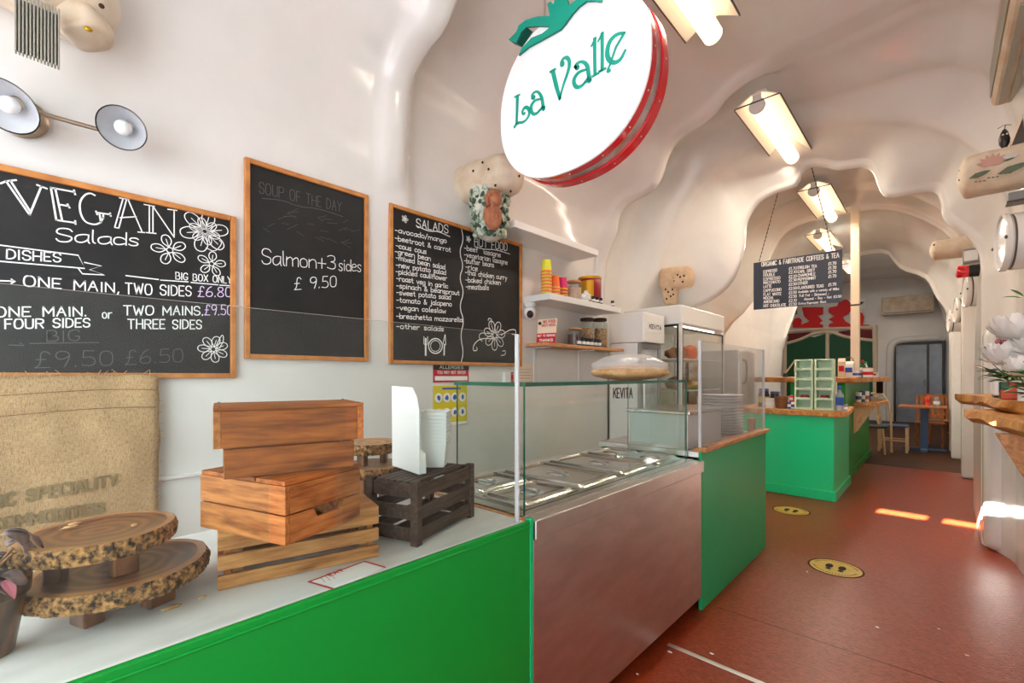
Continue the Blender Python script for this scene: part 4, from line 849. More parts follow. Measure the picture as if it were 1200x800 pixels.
m.build('well_top', 'steelpan', t, bevel=.002)
m = MB(); m.box((-1.60,Y0+.001,.672),(CF-.045,Y1-.001,.69)); m.build('well_floor', 'steel', t)
def pan(x0, x1, y0, y1, label):
    p = thing('pan_lid', label, 'pan lid', ((x0+x1)/2,(y0+y1)/2,.836))
    m = MB(); hx, hy = (x1-x0)/2, (y1-y0)/2; zs = [(0,-.001),(.010,.004),(.018,.013),(.032,.013),(.040,.006),(.07,.004)]; rings = []
    for ins, z in zs:
        rr = max(.03-ins*.3,.012); pts = []
        for cx, cy, a0 in ((1,1,0),(-1,1,90),(-1,-1,180),(1,-1,270)):
            for k in range(5):
                a = math.radians(a0+22.5*k); pts.append((cx*(hx-ins-rr)+rr*math.cos(a), cy*(hy-ins-rr)+rr*math.sin(a), z+.001))
        rings.append([m.b.verts.new(q) for q in pts])
    for a, b in zip(rings, rings[1:]):
        for i in range(20): m.b.faces.new((a[i],a[(i+1)%20],b[(i+1)%20],b[i]))
    # round handle dish in the middle, bridged by fans
    rd = min(.052, hy-.085 if hy-.085 > .03 else .03); dish = [m.b.verts.new((rd*1.25*math.cos(2*math.pi*i/20+.0)*(1), rd*math.sin(2*math.pi*i/20), .005)) for i in range(20)]
    for i in range(20):
        j = i; m.b.faces.new((rings[-1][i],rings[-1][(i+1)%20],dish[(i+3)%20] if 0 else dish[(i+1)%20],dish[i]))
    d2 = [m.b.verts.new((rd*1.05*math.cos(2*math.pi*i/20), rd*.82*math.sin(2*math.pi*i/20), -.012)) for i in range(20)]
    for i in range(20): m.b.faces.new((dish[i],dish[(i+1)%20],d2[(i+1)%20],d2[i]))
    m.b.faces.new(d2); m.build('lid', 'steelpan', p, local=True, smooth=True)
    m = MB(); m.tube([(-rd*1.1,0,.002),(-rd*.6,0,.008),(rd*.6,0,.008),(rd*1.1,0,.002)], .006, 8); m.build('grip', 'steelpan', p, local=True, smooth=True)
pan(-1.30,-1.064,1.198,1.527,'steel pan lid at the front left corner of the hot counter'); pan(-1.542,-1.304,1.198,1.527,'steel pan lid at the back left corner of the hot counter')
pan(-1.542,-1.064,1.549,1.871,'full width steel pan lid, left of the two with a central grip'); pan(-1.542,-1.064,1.894,2.227,'full width steel pan lid, right of the two with a central grip')
pan(-1.30,-1.064,2.250,2.532,'steel pan lid at the front right corner of the hot counter'); pan(-1.542,-1.304,2.250,2.532,'steel pan lid at the back right corner of the hot counter')
t = thing('glass_case', 'clear glass case with green edges over the hot food pans', 'glass case', (-1.2,1.84,.8365))
GZ = 1.262
def pane(name, lo, hi, par, gm=('pane','paneedge'), thin=0):
    m = MB(); fs = m.box(lo, hi)
    for i, f in enumerate(fs):
        nrm_axis = {0:2,1:2,2:1,3:0,4:1,5:0}[i]
        if nrm_axis != thin: f.material_index = 1
    return m.build(name, list(gm), par)
pane('front_glass', (-1.043,1.17,.8365), (-1.035,2.545,GZ), t, thin=0)
pane('end_glass', (-1.40,1.17,.8365), (-1.0435,1.178,GZ), t, thin=1); pane('end_glass', (-1.40,2.537,.8365), (-1.0435,2.545,GZ), t, thin=1)
pane('top_glass', (-1.41,1.165,GZ+.0005), (-1.03,2.55,GZ+.0145), t, thin=2)
t = thing('bread_bag', 'clear bag of golden flatbread lying on top of the glass case', 'bag of bread', (-1.24,2.27,GZ+.011))
bq = Vector((-1.24,2.27,GZ+.0155)); ax = Matrix.Rotation(math.atan2(SY, CY), 3, 'Z')
m = MB(); m.blob(bq+Vector((0,0,.040)), (.214,.135,.042), .10, 4, 28, 14, R=ax); m.build('flatbread', 'bread', t, smooth='all')
m = MB(); m.blob(bq+Vector((0,0,.070)), (.208,.128,.072), .12, 3, 32, 18, R=ax, seed=3)
for v in m.b.verts: v.co.z = max(v.co.z, GZ+.045+.01*noise.noise(v.co*9))
m.build('clear_bag', 'plastic', t, smooth='all')
m = MB(); e = ax @ Vector((-.21,0,0)); m.lathe([(.004,0),(.012,.02),(.02,.03)], bq+e*.98+Vector((0,0,.035)), 12, axis=-e); m.build('tied_end', 'bread', t, smooth=True)
# ---------------------------------------------------------------- green counter with perspex screen
Z2 = .872; YA, YB = 2.558, 3.835
t = thing('till_counter', 'sea green counter with wooden ledge right of the steel hot counter', 'counter', (-1.3,3.2,0))
m = MB(); m.box((CF-.018,YA,.0),(CF,YB,Z2)); m.build('front_panel', 'greenb', t, bevel=.002)
m = MB(); m.box((-1.60,YA,0),(-1.58,YB,Z2-.03)); m.box((-1.58,YB-.02,0),(CF-.0185,YB,Z2)); m.build('carcass', 'greenb', t)
m = MB(); m.box((-1.62,YA,Z2-.028),(CF-.019,YB-.021,Z2)); m.build('worktop', 'steel', t)
m = MB(); m.box((CF-.05,YA+.003,Z2+.0005),(CF+.022,YB+.03,Z2+.026)); m.build('wooden_ledge', 'trimwood', t, bevel=.005)
m = MB()
for k in range(2): m.obox((CF-.005,YA+.06+.14*k,Z2+.0275), (.02,.05,.004)); 
m.build('mending_plate', 'nickel', t)
t = thing('perspex_screen', 'scuffed perspex screen standing on the wooden ledge of the sea green counter', 'perspex screen', (-.97,3.2,Z2+.026))
zt = at(896,410,x=-.972).z
pane('perspex_pane', (-.975,YA+.02,Z2+.0265), (-.969,YB-.01,zt), t, ('perspex','acryledge'), 0)
for y in (YA+.012, YB-.002): m = MB(); m.box((-.98,y-.006,Z2+.0265),(-.964,y+.006,zt)); m.build('edge_post', 'acryledge', t, bevel=.002)
# stainless prep unit and plates on it
t = thing('prep_unit', 'white faced steel prep unit behind the end of the glass case', 'prep unit', (-1.24,2.95,Z2))
m = MB(); m.box((-1.42,2.60,Z2+.001),(-1.055,3.16,1.072)); m.build('housing', 'white', t, bevel=.006); m = MB(); m.box((-1.44,2.585,1.0725),(-1.035,3.18,1.096)); m.build('steel_lid', 'steelpan', t, bevel=.006)
m = MB(); m.box((-1.426,2.596,Z2+.001),(-1.414,2.5995,1.072)); m.box((-1.06,2.596,Z2+.001),(-1.05,2.5995,1.072)); m.box((-1.413,2.596,Z2+.001),(-1.061,2.5995,Z2+.016)); m.build('corner_trim', 'steel', t)
pcx, pcy = -1.16, 3.50; z = Z2+.0005
pl0 = None
for k in range(14):
    lb = 'white plate at the foot of the plate stack' if k == 0 else 'white plate on top of the plate stack behind the perspex' if k == 13 else 'white plate in the stack behind the perspex, %s from the bottom' % ORD[k]
    if pl0 is None:
        m = MB(); m.lathe([(.001,0),(.085,0),(.09,.003),(.143,.017),(.146,.021),(.142,.0215),(.088,.008),(.001,.006)], n=44); pl0 = m.build('plate', 'ceramic', smooth=True)
        pl0.location = (pcx,pcy,z); tag(pl0, lb, 'plate', 'stacked white plates'); MW[pl0.name] = Matrix.Translation(pl0.location)
    else:
        o = dup(pl0, (pcx+random.uniform(-.004,.004), pcy+random.uniform(-.004,.004), z), None, lb)
    z += .0205 if k != 8 else .0215
    if k == 3: z += .0
t = thing('wooden_block', 'small orange wooden block at the end of the sea green counter', 'block', (-1.02,3.74,Z2)); m = MB(); m.box((-1.045,3.69,Z2+.0006),(-1.005,3.77,Z2+.11)); m.build('block_body', 'trimwood', t, bevel=.004); m = MB(); m.box((-1.047,3.70,Z2+.04),(-1.0455,3.76,Z2+.08)); m.build('paper_slip', 'paper', t)
# ---------------------------------------------------------------- wall shelves and what stands on them
def wall_shelf(name, label, y0, y1, z0, z1, dep, mt):
    m = MB(); m.box((WX-.03,y0,z0),(WX+dep,y1,z1))
    if mt == 'white': return tag(m.build(name, mt, bevel=.004), label, 'shelf')
    t = thing(name, label, 'shelf', (WX,(y0+y1)/2,z0)); m.build('board', mt, t, bevel=.004); return t
wall_shelf('wall_shelf', 'thick white floating shelf, topmost, standing empty under the round sign', 2.21, 3.23, 2.285, 2.335, .25, 'white')
wall_shelf('wall_shelf', 'thick white floating shelf holding paper cups and a tin', 2.58, 3.60, 1.852, 1.90, .25, 'white')
t = wall_shelf('wall_shelf', 'thin wooden shelf on white brackets holding three jars', 2.60, 3.76, 1.520, 1.545, .185, 'shelfwood')
for y in (2.70, 3.30):
    m = MB(); m.box((WX+.001,y-.012,1.24),(WX+.008,y+.012,1.519)); m.box((WX+.009,y-.012,1.512),(WX+.16,y+.012,1.519)); m.build('bracket', 'white', t, bevel=.001)
NEON = {k: mat(k, v, .6) for k, v in (('lime cup',(222,226,60)),('orange cup',(238,112,32)),('magenta cup',(206,30,104)),('pink stripe',(232,120,120)))}
M.update(NEON)
def cup_stack(x, y, n, tops, label, grp):
    base = None
    for k in range(n):
        top = k == n-1; 
        nm = '%s, %s' % (label, 'topmost' if top else ORD[k]+' from the shelf')
        t = thing('paper_cup', nm, 'cup', (x,y,1.9005+k*.0245), group=grp)
        r0, r1, h = .041, .030, .098
        m = MB(); m.lathe([(r0,0),(r0+.002,.003),(r0,.006),(r1+.002,h),(r1,h+.001),(.001,h-.003)], n=24, cap=False); m.lathe([(r1-.003,h-.004),(r0-.002,.001)], n=24, cap=False); m.build('cup_wall', tops[0], t, local=True, smooth=True)
        m = MB(); m.lathe([(r0+.0028,.0015),(r0+.0033,.004),(r0+.0018,.0075)], n=24, cap=False); m.build('rim', tops[1], t, local=True, smooth=True)
        m = MB(); m.lathe([(r0+.0006,.008),(r0-.0003,.017)], n=24, cap=False); m.build('stripe', tops[2], t, local=True, smooth=True)
cup_stack(-2.16,2.685,8,('lime cup','pink stripe','orange cup'),'lime paper cup in the tallest inverted stack','lime paper cups')
cup_stack(-2.17,2.80,4,('orange cup','lime cup','pink stripe'),'orange paper cup in the middle inverted stack','orange paper cups')
cup_stack(-2.17,2.90,4,('magenta cup','lime cup','orange cup'),'magenta paper cup in the right inverted stack','magenta paper cups')
def jar(label, x, y, z, r, h, fill, lid='shelfwood', ff=.8, glassy='jar'):
    t = thing('storage_jar', label, 'jar', (x,y,z+.0006)); m = MB(); m.lathe([(r*.9,0),(r,.006),(r,h*.80),(r*.8,h*.88),(r*.8,h*.91)], n=28); m.build('jar_body', glassy, t, local=True, smooth=True)
    m = MB(); m.lathe([(.001,.004),(r*.86,.004),(r*.93,.01),(r*.93,h*ff*.8),(.001,h*ff*.82)], n=24, cap=False); m.build('contents', fill, t, local=True, smooth=True)
    m = MB(); m.lathe([(r*.86,h*.90),(r*.9,h*.91),(r*.9,h*.985),(r*.8,h)], n=28); m.build('lid', lid, t, local=True, smooth=True); return t
M['nuts'] = mat('mixed nuts', (128,84,48), .8, col2=(196,156,104), scale=60, contrast=(.4,.6)); M['spice'] = mat('dark spice', (70,40,28), .8, col2=(112,64,48), scale=60); M['sugar'] = mat('pink sugar', (206,170,146), .8, col2=(226,196,176), scale=40)
jar('glass storage jar with wooden lid beside the gold tin', -2.16,3.04,1.90,.062,.168,'sugar')
jar('short dark jar on the wooden shelf beside two taller jars', -2.20,3.11,1.545,.062,.148,'spice')
jar('tall jar of nuts with brown lid, middle of the three on the wooden shelf', -2.195,3.28,1.545,.066,.245,'nuts','hole')
jar('tall jar of grains at the fridge end of the wooden shelf', -2.19,3.47,1.545,.070,.26,'nuts','hole')
t = thing('storage_tin', 'red and gold storage tin on the white shelf', 'tin', (-2.16,3.27,1.9006)); M['tingold'] = mat('gold tin', (206,152,30), .3, .5); M['tinred'] = mat('crimson tin', (142,20,30), .35)
m = MB(); m.lathe([(.092,0),(.095,.004),(.095,.205),(.092,.209)], n=36); m.build('can_body', 'tinred', t, local=True, smooth=True); m = MB(); m.lathe([(.097,.207),(.099,.209),(.099,.227),(.092,.231),(.001,.229)], n=36); m.build('lid', 'tingold', t, local=True, smooth=True)
m = MB(); 
for k in range(9):
    a = math.radians(-118+9*k); b = a+math.radians(9); m.poly([(.0958*math.cos(a),.0958*math.sin(a),.02),(.0958*math.cos(b),.0958*math.sin(b),.02),(.0958*math.cos(b),.0958*math.sin(b),.19),(.0958*math.cos(a),.0958*math.sin(a),.19)])
m.build('gold_label', 'tingold', t, local=True)
t = thing('paper_bag', 'small white crumpled bag in front of the glass jar on the white shelf', 'bag', (-2.085,3.10,1.9006)); m = MB(); m.blob((-2.085,3.10,1.9006+.036), (.034,.05,.036), .5, 3, 18, 12, seed=5); m.build('bag_body', 'paper', t); m = MB(); m.lathe([(.006,0),(.012,.012),(.018,.022)], (-2.085,3.10,1.966), 10, cap=False); m.build('gathered_neck', 'paper', t)
for k, (y, nm) in enumerate(((3.20,'tiny black and white spice pot at the shelf edge, left of the row'),(3.255,'tiny black and white spice pot at the shelf edge, second of the row'),(3.31,'tiny black and white spice pot at the shelf edge, third of the row'),(3.50,'tiny black and white spice pot alone near the right end of the white shelf'))):
    t = thing('spice_pot', nm, 'spice pot', (-2.066,y-.02,1.9006), group=None); m = MB(); m.lathe([(.016,0),(.016,.034),(.013,.037)], n=16); m.build('pot', 'black', t, local=True, smooth=True); m = MB(); m.lathe([(.0165,.008),(.0165,.026)], n=16, cap=False); m.build('label_band', 'paper', t, local=True); m = MB(); m.lathe([(.015,.037),(.015,.048),(.012,.05)], n=16); m.build('cap', 'black', t, local=True)
for k, y in enumerate((3.10,3.16,3.22,3.28,3.34,3.40)):
    t = thing('spice_pot', 'small black spice pot with white label in front of the jars, %s from the left' % ORD[k], 'spice pot', (-2.132,y-.03,1.5456), group='black spice pots on the wooden shelf'); m = MB(); m.lathe([(.018,0),(.018,.05),(.015,.053)], n=16); m.build('pot', 'black', t, local=True, smooth=True); m = MB(); m.lathe([(.0185,.012),(.0185,.036)], n=16, cap=False); m.build('label_band', 'paper', t, local=True); m = MB(); m.lathe([(.0165,.053),(.0165,.066)], n=16); m.build('cap', 'black', t, local=True)
c = at(621,362,y=2.62)
t = thing('security_camera', 'white dome security camera under the left end of the cup shelf', 'camera', (c.x,c.y,1.851)); m = MB(); m.lathe([(.045,0),(.05,-.006),(.042,-.03)], (c.x,c.y,1.8515), 24); m.build('mount', 'white', t, smooth=True)
m = MB(); m.blob((c.x,c.y,1.777), (.052,.052,.052), seg=24, rings=16); m.build('ball_housing', 'white', t, smooth='all'); m = MB(); m.blob((c.x+.028,c.y-.030,1.762), (.026,.026,.03)); m.build('lens', 'black', t, smooth='all')
c0, c1 = at(617,399,y=2.66), at(646,399,y=2.66)
t = thing('notice_card', 'red and cream notice card propped on the left end of the wooden shelf', 'card', (-2.2,2.72,1.5458)); fr = Vector((-2.255,2.68,1.5458)); to = Vector((-2.10,2.72,1.5458)); d = (to-fr).normalized(); bk = Vector((-d.y*-1,-d.x*1,0)); n_ = Vector((d.y,-d.x,0))
lean = Vector((0,.018,0)); w = (to-fr).length; hh = .185
def cp(u, v, k=.0): return fr+d*(u*w)+lean*v+Vector((0,0,hh*v))+n_*k
m = MB(); m.prism([cp(0,0),cp(1,0),cp(1,1),cp(0,1)], n_*-.003); m.build('card', 'cream', t)
m = MB(); m.prism([cp(0,0,.001),cp(1,0,.001),cp(1,.42,.001),cp(0,.42,.001)], n_*.0006); m.build('red_panel', 'redflat', t)
m = MB(); write(m,'NO FOOD',cp(.30,.84,.002),cp(.95,.84,.002),.02,.004,n_); write(m,'SAFETY NOTICE',cp(.22,.70,.002),cp(.95,.70,.002),.016,.003,n_); m.build('red_print', 'redflat', t, fixn=False)
m = MB(); write(m,'NOT TO REMOVE',cp(.05,.28,.003),cp(.95,.28,.003),.014,.003,n_); write(m,'THANKS',cp(.15,.08,.003),cp(.85,.08,.003),.018,.004,n_); m.build('white_print', 'paper', t, fixn=False)
m = MB(); m.lathe([(.013,0),(.013,.0008)], cp(.12,.84,.001), 16, axis=n_); m.build('round_logo', 'black', t)
# ---------------------------------------------------------------- slim drinks fridge and glass display fridge
FX = -1.97; fy0, fy1 = 3.80, 4.22
t = thing('drinks_fridge', 'slim white drinks fridge marked KEVITA on its side', 'fridge', (-2.1,4.0,0))
m = MB(); m.box((-2.29,fy0,.0),(FX-.03,fy1,1.60)); m.build('cabinet', 'white', t, bevel=.006)
m = MB(); m.box((-2.29,fy0-.0,1.603),(FX+.035,fy1+.004,1.875)); m.build('canopy', 'white', t, bevel=.01)
m = MB(); m.box((FX+.036,fy0+.06,1.70),(FX+.038,fy1-.04,1.79)); m.build('brand_panel', 'ceramic', t); 
m = MB(); write(m,'KEVITA',(FX+.0386,fy0+.10,1.735),(FX+.0386,fy1-.08,1.735),.035,.010,(1,0,0),jit=0); m.build('canopy_lettering', 'black', t, fixn=False)
m = MB(); y0,y1 = fy0+.005,fy1-.005
for lo, hi in (((FX-.029,y0,.12),(FX,y0+.05,1.60)),((FX-.029,y1-.05,.12),(FX,y1,1.60)),((FX-.029,y0+.05,.12),(FX,y1-.05,.18)),((FX-.029,y0+.05,1.55),(FX,y1-.05,1.60))): m.box(lo, hi)
d_ = m.build('door', 'grey', t, bevel=.003); m = MB(); m.box((FX-.02,y0+.05,.18),(FX-.014,y1-.05,1.55)); m.build('door_glass', mat('fridge door glass',(150,160,166),.12,spec=.7,col2=(196,204,208),scale=5,stretch=(1,1,.3)), d_); m = MB(); m.tube([(FX+.02,y0+.03,.85),(FX+.02,y0+.03,1.35)], .01); m.build('handle', 'steel', d_)
m = MB(); A = at(719,466,y=fy0-.0015); Bv = at(741,466,y=fy0-.0015); write(m,'KEVITA',A,Bv,(at(719,455,y=fy0).z-A.z),.011,(0,-1,0),jit=0); m.build('side_lettering', 'black', t, fixn=False)
gy0, gy1, gx = 4.30, 5.50, -1.80
t = thing('display_fridge', 'tall glass display fridge with white canopy standing behind the perspex', 'display fridge', (-2.1,4.9,0))
m = MB(); m.box((-2.42,gy0,1.80),(gx,gy1,1.985)); m.build('canopy', 'white', t, bevel=.012)
m = MB(); m.box((-2.42,gy0,0),(gx,gy1,.80)); m.build('base', 'white', t, bevel=.01)
m = MB(); m.box((-2.42,gy0+.03,.801),(-2.40,gy1-.03,1.799)); m.build('back_panel', 'greyb' if 'greyb' in M else 'white', t)
for x, y in ((gx-.03,gy0),(gx-.03,gy1-.03),(-2.39,gy0),(-2.39,gy1-.03)): m = MB(); m.box((x,y,.801),(x+.03,y+.03,1.799)); m.build('corner_post', 'steel', t, bevel=.003)
m = MB()
for lo, hi in (((gx-.05,gy0+.004,.801),(gx-.031,gy0+.014,1.799)),((-2.36,gy0+.004,.801),(-2.34,gy0+.014,1.799)),((-2.34,gy0+.004,1.78),(gx-.05,gy0+.014,1.799)),((gx-.014,gy0+.031,.801),(gx-.004,gy0+.05,1.76)),((gx-.014,gy1-.05,.801),(gx-.004,gy1-.031,1.76)),((gx-.014,gy0+.031,1.745),(gx-.004,gy1-.031,1.765))): m.box(lo, hi)
m.build('black_gasket', 'black', t)
pane('side_glass', (-2.34,gy0+.006,.81), (gx-.05,gy0+.010,1.78), t, ('pane','black'), 1); pane('front_glass', (gx-.012,gy0+.05,.81), (gx-.007,gy1-.05,1.745), t, ('pane','black'), 0)
M['fridgelamp'] = mat('fridge lamp', (255,255,255), .5, emit=(255,246,232), estr=2.5)
m = MB(); m.box((gx-.12,gy0+.10,1.785),(gx-.08,gy1-.10,1.799)); m.build('strip_lamp', 'fridgelamp', t)
for z in (.82, 1.14, 1.46): m = MB(); m.box((-2.395,gy0+.035,z),(gx-.04,gy1-.035,z+.010)); m.build('glass_shelf', 'ceramic', t, bevel=.002)
M['cake'] = mat('brown cake', (120,72,40), .8, col2=(170,110,66), scale=18)
for k, (z, y, w, h, mt, nm) in enumerate(((1.47,4.62,.14,.12,'cake','brown loaf cake on the top shelf of the display fridge, left'),(1.47,4.98,.12,.16,'orange','orange carton on the top shelf of the display fridge'),(1.15,4.60,.13,.14,'cake','brown cake on the middle shelf of the display fridge, left'),(1.15,5.0,.15,.10,'bread','pale loaf on the middle shelf of the display fridge'),(.83,4.8,.16,.12,'cake','brown cake on the lowest shelf of the display fridge'))):
    t2 = thing('packed_food', nm, 'food', (-2.0,y,z+.0006)); m = MB(); m.blob((-2.0,y,z+.001+h/2), (w*.7,w,h/2), .25, 2, 18, 12, seed=k); m.build('food_body', mt, t2, smooth='all'); m = MB(); m.lathe([(w*.8,0),(w*.9,.004)], (-2.0,y,z+.0007), 24); m.build('paper_base', 'paper', t2)
t = thing('steel_fridge', 'grey steel upright fridge partly hidden beyond the display fridge', 'fridge', (-2.1,6.3,0)); m = MB(); m.box((-2.44,6.05,0),(-1.81,6.62,1.62)); m.build('cabinet', 'steel', t, bevel=.01)
m = MB(); m.box((-1.809,6.06,.1),(-1.785,6.61,1.60)); d_ = m.build('door', 'steel', t, bevel=.006); m = MB(); m.tube(chaikin([(-1.785,6.12,1.20),(-1.74,6.12,1.22),(-1.74,6.12,1.48),(-1.785,6.12,1.50)],2), .012); m.build('handle', 'rimgrey', d_, smooth=True)
# ---------------------------------------------------------------- stone consoles
def console(name, label, p0, p1, rs, holes, mt='stone', seed=0, sub=1, one=True, sq=1.0, amp=.10, cap=.156):
    t = thing(name, label, 'bracket', p1); m = MB(); lumpy_bar(m, p0, p1, rs, seed, amp, one=one, sq=sq, cap=cap); m.build('console_block', mt, t, smooth='all', sub=sub)
    return t
t = console('stone_console', 'pale stone console above a green mosaic stem, beside the round sign', (-2.44,2.10,2.60), (-1.90,2.10,2.58), [.135,.13,.125,.10], None, seed=1)
m = MB()
for px, py in ((565,190),(554,200),(572,198),(580,217),(598,224),(608,206)):
    p = at(px, py, y=1.965); p = Vector((p.x, 1.968, p.z)); m.blob(p, (.008,.006,.008), seg=10, rings=6)
m.build('drilled_hole', 'hole', t, smooth='all')
m = MB(); m.lathe([(.03,2.19),(.085,2.22),(.115,2.30),(.12,2.40),(.13,2.50),(.12,2.54)], (-2.165,2.10,0), 28, wob=lambda a,h: 1+.03*math.sin(2*a+h*5)); s_ = m.build('mosaic_stem', 'mosaicbase', t, smooth=True)
for nm, mi in (('peb1',0),('peb2',1),('peb3',2)):
    m = MB(); rnd = random.Random(mi)
    for k in range(95):
        a = math.radians(rnd.uniform(-150, 30)); h = rnd.uniform(2.21,2.50); r = .098 if h < 2.27 else .115 if h < 2.42 else .125
        c = Vector((-2.165+r*math.cos(a), 2.10+r*math.sin(a), h)); m.blob(c, (.012+.009*rnd.random(),)*3, .4, seg=8, rings=5, seed=k)
    m.build('pebble_inlay', nm, s_, smooth='all')
m = MB(); fc = at(578,240,y=1.99); e = lambda dx, dz, r, dy=0: m.blob((fc.x+dx, fc.y+dy, fc.z+dz), r, .06, seg=20, rings=14)
e(.0,.035,(.058,.05,.062)); e(.0,-.075,(.056,.05,.085)); e(.0,.02,(.012,.014,.03),-.05); e(-.024,.042,(.012,.01,.008),-.043); e(.024,.042,(.012,.01,.008),-.043); e(0,-.012,(.02,.01,.006),-.045); e(-.03,-.06,(.018,.02,.06),-.03); e(.03,-.06,(.018,.02,.06),-.03)
m.build('carved_figure', 'terracotta', t, smooth='all')
t = console('stone_console', 'small sandy stone console on the wall above the display fridge', (-2.225,4.75,2.345), (-1.86,4.75,2.335), [.115,.115,.11,.105], None, 'stoneb', 3, one=False, sq=1.25, amp=.05)
m = MB(); m.lathe([(.05,2.07),(.07,2.10),(.09,2.22),(.095,2.28)], (-2.115,4.75,0), 24); m.build('stem', 'stoneb', t, smooth=True)
m = MB()
for px, py in ((784,326),(789,325.5),(790,329),(794,322),(797,324.5),(801.5,323),(800,330),(780,339),(783,342),(788,339),(786,347),(781,350),(789,345)):
    m.blob(at(px,py,y=4.642 if py < 335 else 4.662), (.010,.008,.011), seg=10, rings=6)
m.build('drilled_hole', 'hole', t, smooth='all')
t = console('stone_console', 'carved stone log painted with a pink lotus on the right wall', (.56,4.2,2.60), (.085,4.2,2.585), [.125,.125,.125,.118], None, 'stone', 6, cap=.09)
m = MB(); N_ = (0,-1,0); yq = 4.068
def lq(px, py): p = at(px, py, y=yq); return Vector((p.x, yq, p.z))
PK = [0]
def petal(cx, cy, ang, l, w, mat_i=0):
    PK[0] += 1; c = lq(cx, cy)-Vector((0,.0009*PK[0],0)); d = Vector((math.cos(ang),0,math.sin(ang))); s = Vector((-d.z,0,d.x)); m.prism([c, c+d*l*.35+s*w, c+d*l*.75+s*w*.7, c+d*l, c+d*l*.75-s*w*.7, c+d*l*.35-s*w], (0,-.004,0), mat_i)
for k in range(7): petal(1163,194, math.radians(20+23*k), .075, .013, 0)
for k in range(4): petal(1184,186, math.radians(30+40*k), .04, .01, 2)
petal(1135,210, math.radians(14), .10, .016, 1); petal(1168,205, math.radians(14), .14, .02, 1); petal(1175,190, math.radians(10), .05,.006,1)
for k in range(9): p = lq(1142+5*k, 214-1.6*k+(k%3)); m.box((p.x,yq-.003,p.z),(p.x+.012,yq,p.z+.006),1)
m.build('lotus_painting', [mat('lotus pink',(206,160,146),.7), mat('lotus leaf',(96,110,88),.7), mat('lotus pale',(214,208,204),.7)], t)
m = MB()
for px, py in ((1124.5,200),(1126.5,204),(1124,211),(1127,217.5),(1125,206)): m.blob(at(px,py,y=4.14)+Vector((.004,0,0)), (.008,.01,.009), seg=10, rings=6)
m.build('drilled_hole', 'hole', t, smooth='all')
t = console('stone_console', 'plain stone log on the right wall above the red alarm beacon', (.50,6.75,2.66), (-.075,6.75,2.655), [.12,.11,.105,.10], None, 'stone', 8, cap=.07)
m = MB()
for px, py in ((1095,287),(1107,286.5)): m.blob(at(px,py,y=6.66), (.012,.008,.012), seg=10, rings=6)
m.build('drilled_hole', 'hole', t, smooth='all')
t = console('stone_console', 'cream stone console above the grey louvred air conditioner', (.58,4.05,3.66), (.22,4.05,3.64), [.12,.12,.12,.10], None, 'stone', 11)
# ---------------------------------------------------------------- round hanging sign: tomato shaped light box
SYF = 1.9
def sp(px, py, y=SYF): return at(px, py, y=y)
sc = Vector((-1.40, SYF, 2.78)); SW, SH = .468, .43
def tom(f, k=1.0):
    a = 2*math.pi*f; c, s = math.cos(a), math.sin(a); n = 2.25
    x = math.copysign(abs(c)**(2/n), c)*SW; z = math.copysign(abs(s)**(2/n), s)*SH
    if z > 0: z *= 1-.10*max(0, 1-abs(x)/.2)
    return x*k, z*k
t = thing('hanging_sign', 'round white tomato shaped La Valle sign with red rims hanging from the ceiling', 'sign', (sc.x, SYF+.07, sc.z-SH))
NS = 96; ol = [tom(i/NS) for i in range(NS)]
m = MB(); m.prism([(sc.x+x*1.001,SYF-.003,sc.z+z*1.001) for x, z in ol], (0,.012,0)); m.build('face_panel', 'signface', t)
def band(m, y0, y1, k0, k1):
    A = [[m.b.verts.new((sc.x+x*k, y, sc.z+z*k)) for x, z in ol] for k, y in ((k1,y0),(k0,y0),(k0,y1),(k1,y1))]
    for a, b in zip(A, A[1:]+A[:1]):
        for i in range(NS): m.b.faces.new((a[i],a[(i+1)%NS],b[(i+1)%NS],b[i]))
m = MB(); band(m, SYF+.0095, SYF+.055, 1.0, .985); m.build('front_rim', 'red', t, smooth=True)
m = MB(); band(m, SYF+.0552, SYF+.115, .985, .97); m.build('metal_band', 'galv', t, smooth=True)
m = MB(); band(m, SYF+.1152, SYF+.17, 1.008, .98); m.prism([(sc.x+x*.978,SYF+.155,sc.z+z*.978) for x, z in ol], (0,.008,0)); m.build('back_rim', 'red', t, smooth=True)
m = MB()
for i in range(0, NS, 6):
    x, z = tom(i/NS); 
    for y in (SYF+.032, SYF+.142): m.blob((sc.x+x*1.004,y,sc.z+z*1.004), .0045, seg=8, rings=6)
m.build('rivet', 'galv', t)
def K6(*q): return [sp(580+x/6, y/6, SYF-.006) for x, y in q]
def K7(*q): return [sp(580+x/7.06, 60+y/7.06, SYF-.006) for x, y in q]
m = MB(); n_ = (0,-1,0)
def stroke(pts, ws, sm=2):
    p = chaikin(pts, sm) if sm else [Vector(v) for v in pts]; L = len(p)-1; w = [ws[min(int(i/L*(len(ws)-1)),len(ws)-2)]*(1-(i/L*(len(ws)-1)-min(int(i/L*(len(ws)-1)),len(ws)-2)))+ws[min(int(i/L*(len(ws)-1)),len(ws)-2)+1]*(i/L*(len(ws)-1)-min(int(i/L*(len(ws)-1)),len(ws)-2)) for i in range(L+1)]
    m.ribbon(p, [v*1.0 for v in w], n_)
u = .0165
stroke(K7((185,372),(182,480),(178,595)), [u*1.3,u*1.1,u],0); stroke(K7((163,378),(203,358)), [u*.6,u*.6],0); stroke(K7((160,626),(185,590),(240,588),(285,530),(280,470),(245,460),(222,500),(235,525),(245,510)), [u*.9,u*.9,u*.8,u*1.3,u*1,u*.8,u*.7])
